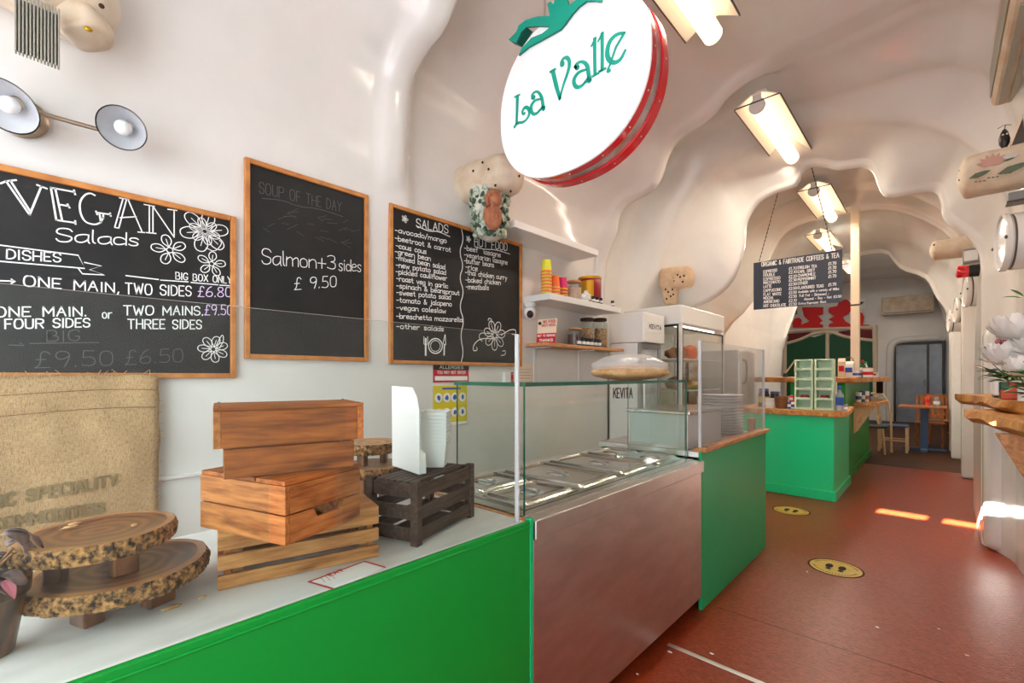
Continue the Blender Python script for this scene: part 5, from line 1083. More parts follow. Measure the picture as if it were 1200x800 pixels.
stroke(K7((310,392),(300,360),(345,322),(385,370),(395,440),(402,480)), [u*.7,u*.8,u*.7,u*1.2,u*1.2,u*1.1]); stroke(K7((362,492),(410,462)), [u*.7,u*.7],0); stroke(K7((375,395),(325,405),(292,460),(310,525),(355,510),(392,455)), [u*.5,u*.8,u*1.3,u*1.1,u*.8,u*.6]); stroke(K7((305,385),(322,392),(328,375),(316,370)),[u*.8]*4,1)
stroke(K7((478,165),(505,280),(535,390)), [u*1.5,u*1.5,u*1.0],0); stroke(K7((455,170),(498,148)), [u*.7,u*.7],0); stroke(K7((535,395),(560,290),(615,140),(615,65),(580,45),(545,80),(545,125),(570,110),(562,90)), [u*.7,u*.8,u*1.2,u*1.2,u*.8,u*.8,u*.7,u*.8])
stroke(K7((672,140),(660,110),(715,78),(765,110),(775,200),(783,245)), [u*.8,u*.8,u*.8,u*1.3,u*1.3,u*1.2]); stroke(K7((738,262),(792,232)), [u*.7,u*.7],0); stroke(K7((755,150),(690,170),(645,235),(665,300),(720,290),(770,215)), [u*.5,u*.9,u*1.4,u*1.2,u*.9,u*.6]); stroke(K7((660,125),(680,150),(692,130),(680,118)),[u*.9]*4,1)
stroke(K6((700,272),(700,400),(703,520)), [u*1.15,u*1.1,u*1.1],0); stroke(K6((676,325),(704,272)), [u*.5,u*.9],0); stroke(K6((684,536),(728,512)), [u*.7,u*.7],0)
stroke(K6((753,236),(753,370),(753,490)), [u*1.15,u*1.1,u*1.1],0); stroke(K6((724,290),(754,234)), [u*.5,u*.9],0); stroke(K6((732,502),(776,480)), [u*.7,u*.7],0)
stroke(K6((815,430),(850,330),(908,232)), [u*.7,u*.8,u*.8],0); stroke(K6((912,230),(850,238),(795,300),(785,400),(825,445),(880,425),(915,352)), [u*.6,u*.9,u*1.4,u*1.5,u*1.2,u*1,u*.7]); stroke(K6((815,440),(795,480),(790,505),(805,495)), [u*.7,u*.7,u*.9,u*.9],1)
for v in m.b.verts: pass
bmesh.ops.recalc_face_normals(m.b, faces=m.b.faces)
r_ = bmesh.ops.extrude_face_region(m.b, geom=m.b.faces[:]); bmesh.ops.translate(m.b, vec=(0,.0055,0), verts=[v for v in r_['geom'] if isinstance(v, bmesh.types.BMVert)])
m.build('lettering', 'teal', t)
m = MB(); pts = [(95,278),(150,225),(165,180),(215,140),(300,115),(385,112),(378,70),(368,22),(392,10),(410,30),(420,-5),(440,-60),(500,-90),(505,-20),(520,38),(560,5),(600,-40),(760,-60),(748,12),(700,5),(640,8),(590,45),(540,100),(490,170),(460,205),(400,240),(310,290),(235,330),(165,388),(190,335),(255,265),(330,235),(375,200),(385,185),(300,183),(220,190),(185,225),(150,300),(118,290)]
m.prism([sp(580+x/6, y/6, SYF-.020) for x, y in pts], (0,.012,0), 0, 1); m.build('leaf_crown', ['teal','tealdark'], t)
m = MB(); m.prism([sp(580+x/6, y/6, SYF-.008) for x, y in ((98,280),(150,300),(225,190),(170,200))], (0,.05,0)); m.build('leaf_fold', 'tealdark', t)
m = MB(); 
for dx in (-.2, .2): m.tube([(sc.x+dx,SYF+.075,sc.z+SH*.9),(sc.x+dx,SYF+.075,3.62)], .006)
m.build('hanger_rod', 'steel', t)
# ---------------------------------------------------------------- fluorescent fittings
def fitting(x, y0, y1, z, label, zc, watt=1):
    t = thing('ceiling_light', label, 'ceiling light', (x,(y0+y1)/2,z), group=None); w = .155
    m = MB(); m.prism([(x-w,y0,z-.01),(x-.04,y0,z+.055),(x+.04,y0,z+.055),(x+w,y0,z-.01),(x+w,y0,z-.004),(x+.045,y0,z+.062),(x-.045,y0,z+.062),(x-w,y0,z-.004)], (0,y1-y0,0)); m.build('reflector', 'reflector', t)
    m = MB(); m.box((x-w-.007,y0,z-.016),(x-w-.0005,y1,z-.002)); m.box((x+w+.0005,y0,z-.016),(x+w+.007,y1,z-.002)); m.box((x-w,y0-.008,z-.012),(x+w,y0-.001,z-.004)); m.build('edge_trim', 'rimgrey', t)
    m = MB(); m.tube([(x,y0+.02,z-.035),(x,y1+.02,z-.035)], .056, 20); m.build('diffuser', 'tube', t, smooth=True)
    m = MB(); m.lathe([(.058,0),(.058,.018)], (x,y0+.001,z-.035), 20, axis=(0,1,0)); m.box((x-.03,y0+.0015,z-.03),(x+.03,y0+.016,z+.05)); m.build('end_cap', 'white', t, smooth=True)
    m = MB(); m.box((x-.035,y0+.1,z+.0625),(x+.035,y1-.1,zc)); m.build('mounting_spine', 'white', t)
    l = bpy.data.lights.new('tube_light','AREA'); l.shape = 'RECTANGLE'; l.size = .14; l.size_y = y1-y0; l.energy = FIT_W*watt; l.color = (1,.86,.70); l.spread = math.radians(175)
    o = bpy.data.objects.new('tube_light', l); C.objects.link(o); o.parent = t; o.location = (0,0,-.10)
fitting(-1.0, 1.68, 2.83, 3.40, 'ceiling strip light partly hidden behind the round sign', 3.60, .7)
fitting(-1.01, 3.80, 4.93, 3.39, 'ceiling strip light over the aisle between the round sign and the menu board', 3.52)
fitting(-1.0, 5.90, 7.06, 3.36, 'ceiling strip light crossed by a chain of the menu board', 3.46)
fitting(-1.30, 7.97, 9.1, 3.40, 'smaller looking ceiling strip light directly above the corner of the menu board', 3.64, 1.6)
fitting(-1.25, 10.3, 10.85, 3.36, 'tiny looking ceiling strip light between the menu board and the cream post', 3.56, 1.6)
# ---------------------------------------------------------------- hanging coffee menu
MY = 5.64
t = thing('menu_board', 'dark blue coffee and tea menu board hanging on two chains', 'menu board', (-1.12,MY,2.04))
a = at(883,308,y=MY); b = at(987,357,y=MY); zb = at(883,363,y=MY).z
m = MB(); m.box((a.x,MY,zb),(b.x,MY+.012,a.z)); m.build('board', 'navy', t, bevel=.002)
B = Board((0,-1,0), y=MY-.0012); kk = lambda x, y: (880+x/10, 290+y/10)
def mrow(s, x0,y0,x1,y1,h,w=.0048): B.text(s, *kk(x0,y0), *kk(x1,y1), h/10, w, jit=.1)
mrow('ORGANIC & FAIRTRADE COFFEES & TEA', 125,222,1030,112,48,.0075)
B.flush('heading_lettering','chalk',t)
for s, x1, y0, y1 in (('ESPRESSO',305,300,278),('DOUBLE',280,340,328),('ESPRESSO',342,388,368),('MACCHIATO',342,428,412),('LATTE',240,474,466),('CAPPUCCINO',355,522,505),('FLAT WHITE',355,566,555),('MOCHA',260,608,602),('AMERICANO',330,652,640),('HOT CHOCOLATE',410,698,686)): mrow(s,148,y0,x1,y1,31,.0052)
for k, y in enumerate((262,305,355,398,446,496,544,590,638,682)): mrow(('£1.70','£2.10','£2.20','£2.30','£2.50','£2.50','£2.50','£2.50','£2.10','£2.50')[k],445,y,535,y-8,30,.005)
B.flush('coffee_list','chalk',t)
for s, x1, y0, y1 in (('ENGLISH TEA',770,250,230),('EARL GREY',748,298,278),('CHAMOMILE',752,345,322),('PEPPERMINT',760,392,368),('OTHER',662,437,425),('FLAVOURED TEAS',850,488,462)): mrow(s,550,y0,x1,y1,31,.0052)
for y in (205,255,303,355,452): mrow('£1.70',908,y,998,y-9,32,.0052)
B.flush('tea_list','chalk',t)
mrow('Available with a variety of Milks',555,532,1030,495,26,.0042); mrow('Full Fat - Skimmed -',570,577,915,553,28,.0042); mrow('Almond - Soy - Oat £0.50',625,617,1060,582,26,.0042); mrow('Extra Espresso Shot',560,668,880,645,24,.0042)
B.flush('small_print','chalk',t)
for (px, py), (qx, qy) in (((890,305),(915,214)),((976,296),(953,203))):
    p = at(px,py,y=MY+.006); q = at(qx,qy,y=MY+.006); m = MB(); n = 22
    q = p+(q-p)*((3.52-p.z)/(q.z-p.z)); m.tube([p, q], .0035, 6)
    for k in range(n): f = k/n; c = p*(1-f)+q*f; m.blob(c, (.007,.004,.011), seg=6, rings=4)
    m.build('chain', 'rimgrey', t, smooth='all')
# ---------------------------------------------------------------- far mint counter
AY, AX = 5.71, -.79
t = thing('coffee_counter', 'bright mint green counter with a thick wooden top', 'counter', (-1.6,6.2,0))
m = MB(); m.box((-2.44,AY,0),(AX,6.04,.872)); m.box((-1.78,6.04,0),(AX,6.795,.872)); m.build('body', 'greenc', t, bevel=.006)
m = MB(); m.box((-2.44,AY-.022,.0),(AX+.022,AY-.0005,.10)); m.box((AX+.0005,AY-.0005,0),(AX+.022,6.795,.10)); m.build('plinth_board', 'greenc', t, bevel=.006)
m = MB(); pts = [(-2.44,AY-.05),(-1.5,AY-.06),(-1.1,AY-.045),(AX-.02,AY-.06),(AX+.07,AY-.01),(AX+.10,AY+.15),(AX+.05,6.79),(-1.775,6.79),(-1.775,6.03),(-2.44,6.03)]
m.prism([(x,y,.8725) for x, y in pts], (0,0,.058)); m.build('wooden_top', 'slab', t, bevel=.012, seg=3)
TA = .931
BXr = -.83
t = thing('bar_counter', 'tall green bar counter with live edge wooden top behind the mint counter', 'counter', (-1.6,8.1,0))
m = MB(); m.box((-1.42,6.84,0),(BXr,9.45,1.212)); m.build('body', 'green', t, bevel=.006); m = MB(); m.box((BXr+.0005,6.84,0),(BXr+.018,9.45,.09)); m.build('plinth_board', 'green', t, bevel=.004)
m = MB(); rnd = random.Random(5); pts = [(-2.44,6.80),(-1.9,6.78),(-1.3,6.81),(-.9,6.78),(-.72,6.84),(-.66,7.3),(-.68,7.9),(-.60,8.6),(-.56,9.3),(-.66,9.52),(-2.0,9.52),(-2.0,7.4),(-2.44,7.4)]
m.prism([(x,y,1.2125) for x, y in pts], (0,0,.068)); m.build('wooden_top', 'slabedge', t, bevel=.014, seg=3)
m = MB(); m.box((-.72,9.2,1.02),(-.64,9.28,1.212)); m.build('hanging_bracket', 'hole', t, bevel=.01)
TB = 1.281
t = thing('wall_ledge', 'wavy wooden side ledge with curved bracket on the end of the green bar', 'shelf', (-.72,7.6,.92))
m = MB(); m.prism([(x,y,.90) for x, y in chaikin([(-.829,7.45,0),(-.66,7.42,0),(-.57,7.6,0),(-.56,8.0,0),(-.50,8.4,0),(-.62,8.7,0),(-.829,8.75,0)],2) for x, y in ((x,y),)] if 0 else [(v.x,v.y,.90) for v in chaikin([(-.829,7.45,0),(-.66,7.42,0),(-.57,7.6,0),(-.56,8.0,0),(-.50,8.4,0),(-.62,8.7,0),(-.829,8.75,0)],2)], (0,0,.05)); m.build('ledge_board', 'slab', t, bevel=.008)
m = MB(); m.prism([(BXr+.001,7.52,.899),(-.60,7.62,.899),(-.69,7.58,.74),(-.79,7.54,.56),(BXr+.001,7.52,.53)], (0,.05,0)); m.build('bracket_board', 'palewood', t, bevel=.006)
t = thing('timber_post', 'square cream timber post rising from the bar top to the ceiling', 'post', (-.77,7.2,TB)); m = MB(); m.box((-.815,7.14,TB+.0006),(-.725,7.23,3.42)); m.build('post', 'cream', t, bevel=.006); m = MB(); m.box((-.822,7.133,TB+.0007),(-.718,7.139,TB+.05)); m.build('foot_trim', 'cream', t); m = MB(); m.box((-.819,7.136,2.18),(-.721,7.1385,2.20)); m.build('cable_tie', 'black', t)
# mint display racks
def rack(x0, x1, y, label):
    t = thing('display_rack', label, 'rack', ((x0+x1)/2,y,TA)); h = .545; d = .13; z0 = TA+.0006
    m = MB(); m.box((x0,y,z0),(x0+.018,y+d,z0+h)); m.box((x1-.018,y,z0),(x1,y+d,z0+h)); m.build('side_board', 'mint', t, bevel=.002)
    m = MB(); m.box((x0+.0185,y+d-.008,z0),(x1-.0185,y+d,z0+h)); m.build('back_board', 'mint', t)
    for k in range(6): m = MB(); zz = z0+(h-.014)*k/5; m.box((x0+.0185,y+.003,zz),(x1-.0185,y+d-.0085,zz+.014)); m.box((x0+.0185,y,zz),(x1-.0185,y+.003,zz+.028)) if k < 5 else None; m.build('shelf_board', 'mint', t, bevel=.001)
    return t, z0, h
r1, z0, h = rack(-1.155,-.985,5.76,'mint green five tier display rack, left of the pair'); r2, _, _ = rack(-.975,-.805,5.79,'mint green five tier display rack, right of the pair')
for k, (x, y) in enumerate(((-1.09,5.82),(-1.05,5.82),(-.91,5.85),(-.87,5.85))):
    zz = z0+(h-.014)/5+.0145; t = thing('wrapped_snack', 'brown wrapped snack in the fourth tier of the %s mint rack, %s of two' % ('left' if k < 2 else 'right', 'left' if k%2 == 0 else 'right'), 'snack', (x,y,zz)); m = MB(); m.blob((x,y,zz+.020), (.022,.03,.020), .3, seed=k, seg=12, rings=8); m.build('snack', 'cake', t, smooth='all'); m = MB(); m.box((x-.012,y-.035,zz+.006),(x+.012,y-.030,zz+.03)); m.build('wrapper_label', 'redflat', t)
def pot(name, label, cat, c, r0, r1, h, mt, band=None, lid=None, n=24, neck=None):
    t = thing(name, label, cat, Vector(c)+Vector((0,0,.0006))); m = MB()
    prof = [(r0,0),(r1,h),(r1*.92,h),(r0*.92,.006),(.001,.006)] if not neck else [(r0,0),(r0,h*.68),(neck,h*.84),(neck,h*.92),(neck*.9,h*.92)]
    m.lathe(prof, n=n, cap=bool(neck)); m.build('body', mt, t, local=True, smooth=True)
    if band: m = MB(); k = r0+(r1-r0)*.5 if not neck else r0; m.lathe([(k*1.02 if neck else r0+(r1-r0)*.25+.001,h*.25),(k*1.02 if neck else r0+(r1-r0)*.6+.001,h*.6)], n=n, cap=False); m.build('label_band', band, t, local=True, smooth=True)
    if lid: rr = neck or r1; m = MB(); m.lathe([(rr*1.05,h*.92 if neck else h),(rr*1.05,h*1.06),(rr*.9,h*1.08)], n=n); m.build('lid', lid, t, local=True, smooth=True)
    return t
def onA(px, y): return at(px, 470, y=y).x
pot('cup','white mug on the mint counter behind the perspex edge','cup',(onA(903,5.85),5.85,TA),.055,.06,.11,'ceramic','paper')
pot('brown_pot','brown woven pot on the mint counter beside the left rack','pot',(onA(915.5,5.83),5.83,TA),.055,.07,.135,'brownpot','brownpot')
for k, (px, z, c) in enumerate(((924,0,'bluep'),(928.5,0,'paper'),(926.5,.075,'redflat'))):
    x = onA(px,5.80+.004*k); t = thing('sachet_box', ['blue sachet box left of the mint racks','white and blue sachet box touching the left mint rack','red topped sachet box stacked on the sachet boxes'][k], 'box', (x,5.86,TA+z+.0006)); m = MB(); m.box((x-.020,5.83,TA+z+.001),(x+.020,5.90,TA+z+.074)); m.build('box', c, t, bevel=.003); m = MB(); m.box((x-.017,5.8285,TA+z+.02),(x+.017,5.8297,TA+z+.05)); m.build('label_patch', ['paper','bluep','paper'][k], t)
pot('dark_jar','dark jar behind the white mug on the mint counter','jar',(onA(898.5,6.02)-.03,6.02,TA),.06,.06,.20,'hole','yellow','bluep',neck=.05)
pot('blue_tub','small blue topped tub at the left of the mint counter','tub',(onA(908,5.99),5.99,TA),.05,.05,.17,'black','yellow','blue',neck=.045)
pot('water_bottle','clear water bottle with blue label at the right end of the mint counter','bottle',(onA(984,5.80),5.80,TA),.037,.037,.24,'bottle','bluep','bluep',neck=.016)
pot('small_cup','small clear cup beside the water bottle','cup',(onA(990,5.86),5.86,TA),.024,.03,.07,'bottle','paper')
t = thing('straw_cup', 'cup of striped straws behind the water bottle', 'straw cup', (onA(977.5,6.0),6.0,TA+.0006)); m = MB(); m.lathe([(.035,0),(.042,.12),(.039,.12),(.032,.006),(.001,.006)], n=20, cap=False); m.build('cup', 'brownpot', t, local=True, smooth=True)
for k in range(7): a = k*.9; m = MB(); m.tube([(.02*math.cos(a),.02*math.sin(a),.01),(.05*math.cos(a)-.03,.04*math.sin(a),.30)], .0055, 8); m.build('straw', ['paper','redflat','paper','orange'][k%4], t, local=True)
# goods on the bar top
def onB(px, y): return at(px, 440, y=y).x
def cartonbox(label, px, y, w, d, hgt, mt, patch, peak=True):
    x = onB(px,y); t = thing('carton', label, 'carton', (x,y,TB+.0006)); m = MB(); m.box((x-w/2,y-d/2,TB+.0006),(x+w/2,y+d/2,TB+hgt*.8))
    if peak: m.prism([(x-w/2,y-d/2,TB+hgt*.8),(x-w/2,y,TB+hgt),(x-w/2,y+d/2,TB+hgt*.8)], (w,0,0))
    m.build('box', mt, t, bevel=.002); m = MB(); m.box((x-w*.36,y-d/2-.0015,TB+hgt*.3),(x+w*.36,y-d/2-.0002,TB+hgt*.6)); m.build('label_patch', patch, t); return t
cartonbox('cream and red drinks carton on the bar top beside the mint racks',986.5,7.05,.075,.075,.24,'cream','redflat'); wc = cartonbox('white drinks carton with a wire handle, second on the bar top',995,7.08,.10,.08,.20,'paper','bluep')
x = onB(995,7.08); m = MB(); m.tube(chaikin([(x-.045,7.08,TB+.2),(x-.03,7.08,TB+.25),(x+.03,7.08,TB+.25),(x+.045,7.08,TB+.2)],2), .004); m.build('wire_handle', 'rimgrey', wc)
pot('white_tub','white tub in front of the cream post','tub',(onB(1004.5,7.06),7.06,TB),.045,.05,.085,'ceramic','bluep')
pot('green_bottle','small green bottle right of the cream post','bottle',(onB(1011,7.16),7.16,TB),.03,.03,.20,'leafdark','paper','redflat',neck=.013)
pot('sauce_bottle','white sauce bottle between the green bottle and the red tub','bottle',(onB(1014.5,7.2),7.2,TB),.026,.026,.18,'ceramic','redflat','greenb',neck=.012)
pot('red_tub','red and white tub beside the sauce bottle on the bar top','tub',(onB(1017,7.05),7.05,TB),.05,.055,.11,'ceramic','redflat','redflat')
cartonbox('low red and white box at the overhanging end of the bar top',1022,7.35,.12,.09,.075,'paper','redflat',False)
# chrome tap arm at the left
t = thing('tap', 'slim angled tap at the left end of the bar top', 'tap', (onB(921,7.0),7.0,TB)); m = MB(); x = onB(920.5,7.0); m.lathe([(.03,0),(.025,.05)], (x,7.0,TB+.0006), 16); m.build('base', 'black', t); m = MB(); m.tube([(x,7.0,TB+.05),(x+.11,7.0,TB+.22)], .009); m.build('spout', 'steel', t)
# ledge goods
for k, (px, py, r, h, mt, nm) in enumerate(((1005.5,7.52,.035,.13,'ceramic','white cup on the side ledge, left of the cluster'),(1010,7.56,.034,.15,'blue','blue printed cup on the side ledge'),(1014.5,7.60,.036,.14,'ceramic','white tall cup at the right of the side ledge cluster'),(1007,7.76,.03,.12,'black','black cup at the back of the side ledge'))):
    pot('cup', nm, 'cup', (at(px,470,y=py).x if k < 3 else -.70, py+.05, .9505), r*.85, r, h, mt, ['blue','paper','cake','bluep'][k])
# ---------------------------------------------------------------- dining end: table, chairs
tc = Vector((-.13,10.66,0))
t = thing('dining_table', 'square wooden table on a blue pedestal by the dark door', 'table', tc)
m = MB(); m.box((-.39,-.36,.745),(.235,.36,.775)); m.build('tabletop', 'chairwood', t, local=True, bevel=.006); m = MB(); m.box((-.10,-.05,.05),(.0,.05,.744)); m.build('pedestal', 'blue', t, local=True, bevel=.006)
m = MB(); m.box((-.33,-.045,.002),(.23,.045,.05)); m.box((-.095,-.28,.002),(-.005,-.0455,.05)); m.box((-.095,.0455,.002),(-.005,.28,.05)); m.build('foot', 'blue', t, local=True, bevel=.008)
def chair(label, loc, rz, seat='chairwood', wood='chairwood'):
    t = thing('dining_chair', label, 'chair', loc, rz); 
    m = MB(); m.box((-.20,-.20,.43),(.20,.20,.455)); m.build('seat', seat, t, local=True, bevel=.008)
    for x in (-.19,.155):
        m = MB(); m.bar((x+.018,-.18,.001),(x+.018,-.18,.43), .036,.036); m.build('leg', wood, t, local=True, bevel=.004)
        m = MB(); m.bar((x+.018,.18,.001),(x+.018,.185,.455), .036,.036); m.bar((x+.018,.185,.455),(x+.018,.24,.93), .036,.036); m.build('leg', wood, t, local=True, bevel=.004)
    for zz, yy in ((.90,.236),(.56,.197)): m = MB(); m.box((-.155,yy-.012,zz-.035),(.155,yy+.012,zz+.03)); m.build('back_rail', wood, t, local=True, bevel=.004)
    for k in range(4): m = MB(); x = -.115+.076*k; m.bar((x,.2,.59),(x,.236,.87), .035,.012); m.build('back_slat', wood, t, local=True)
    for s in (-1,1): m = MB(); m.bar((s*.17,-.18,.2),(s*.17,.18,.2),.02,.02); m.build('stretcher', wood, t, local=True)
    return t
c1 = chair('slatted orange wood chair behind the table, nearer the door', (-.12,11.22,0), 0); dup(c1, (-.13,10.02+.0,0), math.pi, 'x') if 0 else None
dup(c1, (.0,11.95,0), .25, 'slatted orange wood chair against the right wall behind the table')
c2 = chair('pale wooden chair with a dark blue seat pad left of the table', (-.57,10.25,0), math.pi/2, 'blue', 'palewood')
# bentwood chair curve seen at the end of the bar
t = thing('bentwood_chair', 'bentwood chair with curved pale back at the end of the green bar', 'chair', (-.75,9.95,0)); m = MB(); cx = -.62
m.tube(chaikin([(-.99,10.0,.45),(-1.0,10.0,.80),(-.90,10.0,1.0),(-.70,10.0,1.0),(-.60,10.0,.82),(-.585,10.0,.45),(-.58,9.99,.002)],2), .016, 8); m.build('bent_back', 'palewood', t, smooth=True)
m = MB(); m.lathe([(.19,.43),(.2,.44),(.2,.46),(.18,.465)], (-.80,9.80,0), 28); m.build('seat', 'black', t, smooth=True)
for dx, dy in ((-.13,-.13),(.13,-.13),(-.16,.17)): m = MB(); m.tube([(-.80+dx*1.2,9.80+dy*1.2,.002),(-.80+dx,9.80+dy,.43)], .014, 8); m.build('leg', 'palewood', t, smooth=True)
def onT(px): return at(px,470,y=10.6).x
pot('sauce_bottle','orange sauce bottle on the dining table','bottle',(onT(1087),10.6,.7755),.035,.035,.20,'orange','redflat','redflat',neck=.014); pot('sugar_jar','glass sugar jar on the dining table','jar',(onT(1097.5),10.6,.7755),.042,.042,.15,'bottle','paper','nickel',neck=.036)
# ---------------------------------------------------------------- back wall: painted alcove, air conditioner, signs
YB_ = 16.88
def bw(px, py, y=YB_): p = at(px,py,y=y); return Vector((p.x,y,p.z))
K = lambda q: [bw(900+x/6.156, 300+y/6.156) for x, y in q]
t = thing('wall_mural', 'red and dark green shaped mural panels framed in cream on the back wall', 'mural', bw(970,440))
for q in ([(245,370),(400,368),(398,420),(360,430),(395,465),(370,485),(400,500),(395,515),(180,517),(178,480),(195,450),(225,444),(245,460),(240,495),(300,470),(262,435)],
          [(520,316),(570,312),(605,345),(605,380),(585,415),(540,440),(560,470),(605,495),(608,440),(625,410),(680,408),(695,440),(685,495),(735,495),(735,512),(440,510),(440,490),(475,480),(438,455),(480,435),(436,405),(440,372),(500,360)]):
    m = MB(); m.prism(K(q), (0,-.03,0)); m.build('red_shape', mat('mural red',(226,8,12),.5) if 'mr' not in M else M['mr'], t)
for q in ([(145,560),(320,545),(250,590),(200,600),(150,615)],[(500,545),(620,530),(750,530),(755,600),(640,590),(560,575)]):
    m = MB(); m.prism(K(q), (0,-.012,0)); m.build('crimson_panel', mat('mural crimson',(112,14,26),.6), t)
for x0, x1 in ((135,415),(445,755)):
    q = [(x0,1010),(x1,1010),(x1,620 if x0 == 445 else 560),((x0+x1)/2+60,585),(x0+20,560),(x0,620 if x0 == 135 else 570)]; m = MB(); m.prism(K(q), (0,-.010,0)); m.build('green_panel', 'greend', t)
m = MB()
for q in ([(120,632),(200,612),(260,590),(320,560),(380,548),(470,548),(520,572),(600,590),(760,608)],[(130,545),(300,528),(560,520),(770,510)]): m.tube(chaikin(K(q),2), .09 if 0 else .05, 8)
m.tube(K([(428,545),(428,1010)]), .05, 8); m.tube(K([(770,500),(775,1010)]), .06, 8); m.tube(K([(122,540),(122,1010)]), .06, 8); m.build('cream_moulding', 'cream', t, smooth=True)
a, b = at(1033,349,y=16.6), at(1095,366,y=16.6); t = thing('air_conditioner', 'long white air conditioner on the back wall above the door', 'air conditioner', (a.x,16.7,b.z)); m = MB(); m.box((a.x,16.6,b.z+.02),(b.x,16.89,a.z)); m.build('housing', 'stone', t, bevel=.04, seg=4); m = MB(); m.box((a.x+.05,16.592,b.z+.06),(b.x-.05,16.599,b.z+.09)); m.build('vent_slot', 'grey', t)
a, b = bw(1001,351), bw(1015,361); t = thing('wall_sign', 'small white exit sign with dark symbol on the back wall', 'sign', (a.x,16.85,b.z)); m = MB(); m.box((a.x,16.86,b.z),(b.x,16.88,a.z)); m.build('plate', 'paper', t); m = MB(); cx=(a.x+b.x)/2; m.prism([(cx-.10,16.8595,(a.z+b.z)/2-.05),(cx+.02,16.8595,(a.z+b.z)/2+.06),(cx+.10,16.8595,(a.z+b.z)/2+.05),(cx,16.8595,(a.z+b.z)/2-.06)], (0,-.002,0)); m.build('symbol', 'black', t)
a, b = bw(924,360), bw(934,368); t = thing('small_plaque', 'small dark plaque left of the red mural shapes', 'plaque', (a.x,16.85,b.z)); m = MB(); m.box((a.x,16.86,b.z),(b.x,16.88,a.z)); m.build('plate', 'black', t); m = MB(); m.box((a.x+.02,16.858,b.z+.03),(b.x-.02,16.8595,b.z+.06)); m.build('print', 'grey', t)
# ---------------------------------------------------------------- right wall
def drum(label, c, n, r, d):
    t = thing('wall_drum', label, 'wall fitting', c); n = Vector(n).normalized(); c = Vector(c)
    m = MB(); m.lathe([(r*.93,-d),(r*.97,-d+.01),(r*.97,-.045),(r*.94,-.04),(r*.94,-.03),(r,-.022),(r,0),(r*.95,.008),(r*.90,.004),(r*.88,-.006)], c, 48, axis=n, cap=False); m.lathe([(.001,-d),(r*.93,-d)], c, 48, axis=n, cap=False); m.build('case', 'plaster', t, smooth=True)
    m = MB(); m.lathe([(r*.88,-.006),(.001,-.005)], c, 40, axis=n, cap=False); m.build('glazed_face', 'ceramic', t, smooth=True)
    m = MB(); u = Vector((0,0,1)); s = n.cross(u).normalized()
    for a in (math.pi, 0): m.blob(c+s*math.cos(a)*r*.97+n*.008, (.008,.008,.012), seg=10, rings=6)
    m.build('stud', 'rimgrey', t, smooth='all'); m = MB(); m.lathe([(r*.955,-.042),(r*.955,-.032)], c, 48, axis=n, cap=False); m.build('dark_groove', 'rimgrey', t, smooth=True)
    return t
q = at(1173,285,y=4.2); drum('large looking round cream drum fitting below the lotus log', (q.x,4.2,q.z), (-.995,-.10,0), .178, .16)
q = at(1131,341,y=6.85); drum('round cream drum fitting below the red alarm beacon', (q.x-.0,6.85,q.z), (-.99,-.12,0), .172, .15)
q = at(1119.5,364,y=8.62); drum('round cream drum fitting third along the right wall', (q.x,8.62,q.z), (-.97,-.12,0), .172, .17); q = at(1111.5,376,y=9.5); drum('round cream drum fitting farthest along the right wall', (q.x,9.5,q.z), (-.97,-.1,0), .172, .18)
q = at(1133,300,y=6.6); t = thing('junction_box', 'grey junction box on the right wall under the plain stone log', 'box', (q.x,6.55,q.z)); a, b = at(1128,292,y=6.58), at(1141,307,y=6.58); m = MB(); m.box((a.x,6.585,b.z),(a.x+.16,6.70,a.z-.0)); m.build('housing', 'grey', t, bevel=.006); m = MB(); m.box((a.x+.01,6.580,b.z+.02),(a.x+.11,6.5848,a.z-.02)); m.build('cover', 'ceramic', t, bevel=.002)
q = at(1130,318,y=6.5); t = thing('alarm_beacon', 'red alarm beacon on a black base on the right wall', 'alarm', q); m = MB(); rr = .06
m.lathe([(rr*.9,-.03),(rr,-.02),(rr,.045),(rr*.85,.058)], q+Vector((-.0,0,0)), 28, axis=(-1,-.1,0)); m.build('red_lens', 'red', t, smooth=True); m = MB(); m.lathe([(rr*1.02,-.12),(rr*1.02,-.032)], q, 28, axis=(-1,-.1,0)); m.build('base', 'black', t, smooth=True)
# wall air conditioner near the top right, with the grey box and dark ornament
t = thing('air_conditioner', 'grey louvred air conditioner high on the wall over the lotus log', 'air conditioner', (.36,3.7,3.0)); x0 = .25
m = MB(); m.box((x0,3.15,3.05),(.44,4.33,3.42)); m.build('housing', 'stone', t, bevel=.03, seg=3); m = MB()
for k in range(4): m.box((x0+.03+.045*k,3.2,3.040),(x0+.06+.045*k,4.28,3.0495))
m.build('louvre', 'fin', t, bevel=.002); m = MB(); m.box((x0-.008,3.2,3.10),(x0-.0005,4.28,3.28)); m.build('front_flap', 'fin', t, bevel=.003)
q = at(1190,225,y=4.28); t = thing('junction_box', 'grey box fixed below the lotus log', 'box', (.40,4.3,2.35)); a, b = at(1181,212,y=4.26), at(1181,236,y=4.26); m = MB(); m.box((a.x,4.24,b.z),(.52,4.36,min(a.z,2.455))); m.build('housing', 'grey', t, bevel=.005); m = MB(); m.box((a.x-.004,4.25,b.z-.012),(.5,4.35,b.z-.0005)); m.build('bottom_lip', 'rimgrey', t)
c = at(1177,163,y=4.22); t = thing('fish_ornament', 'small black ornament standing on the lotus log', 'ornament', c); m = MB(); m.lathe([(.012,-.055),(.024,-.03),(.026,.0),(.018,.04),(.008,.06)], c, 18); m.build('body', 'black', t, smooth=True); m = MB(); 
for dx in (-.008,.010): m.blob(c+Vector((dx,-.022,.022)), .005, seg=8, rings=6)
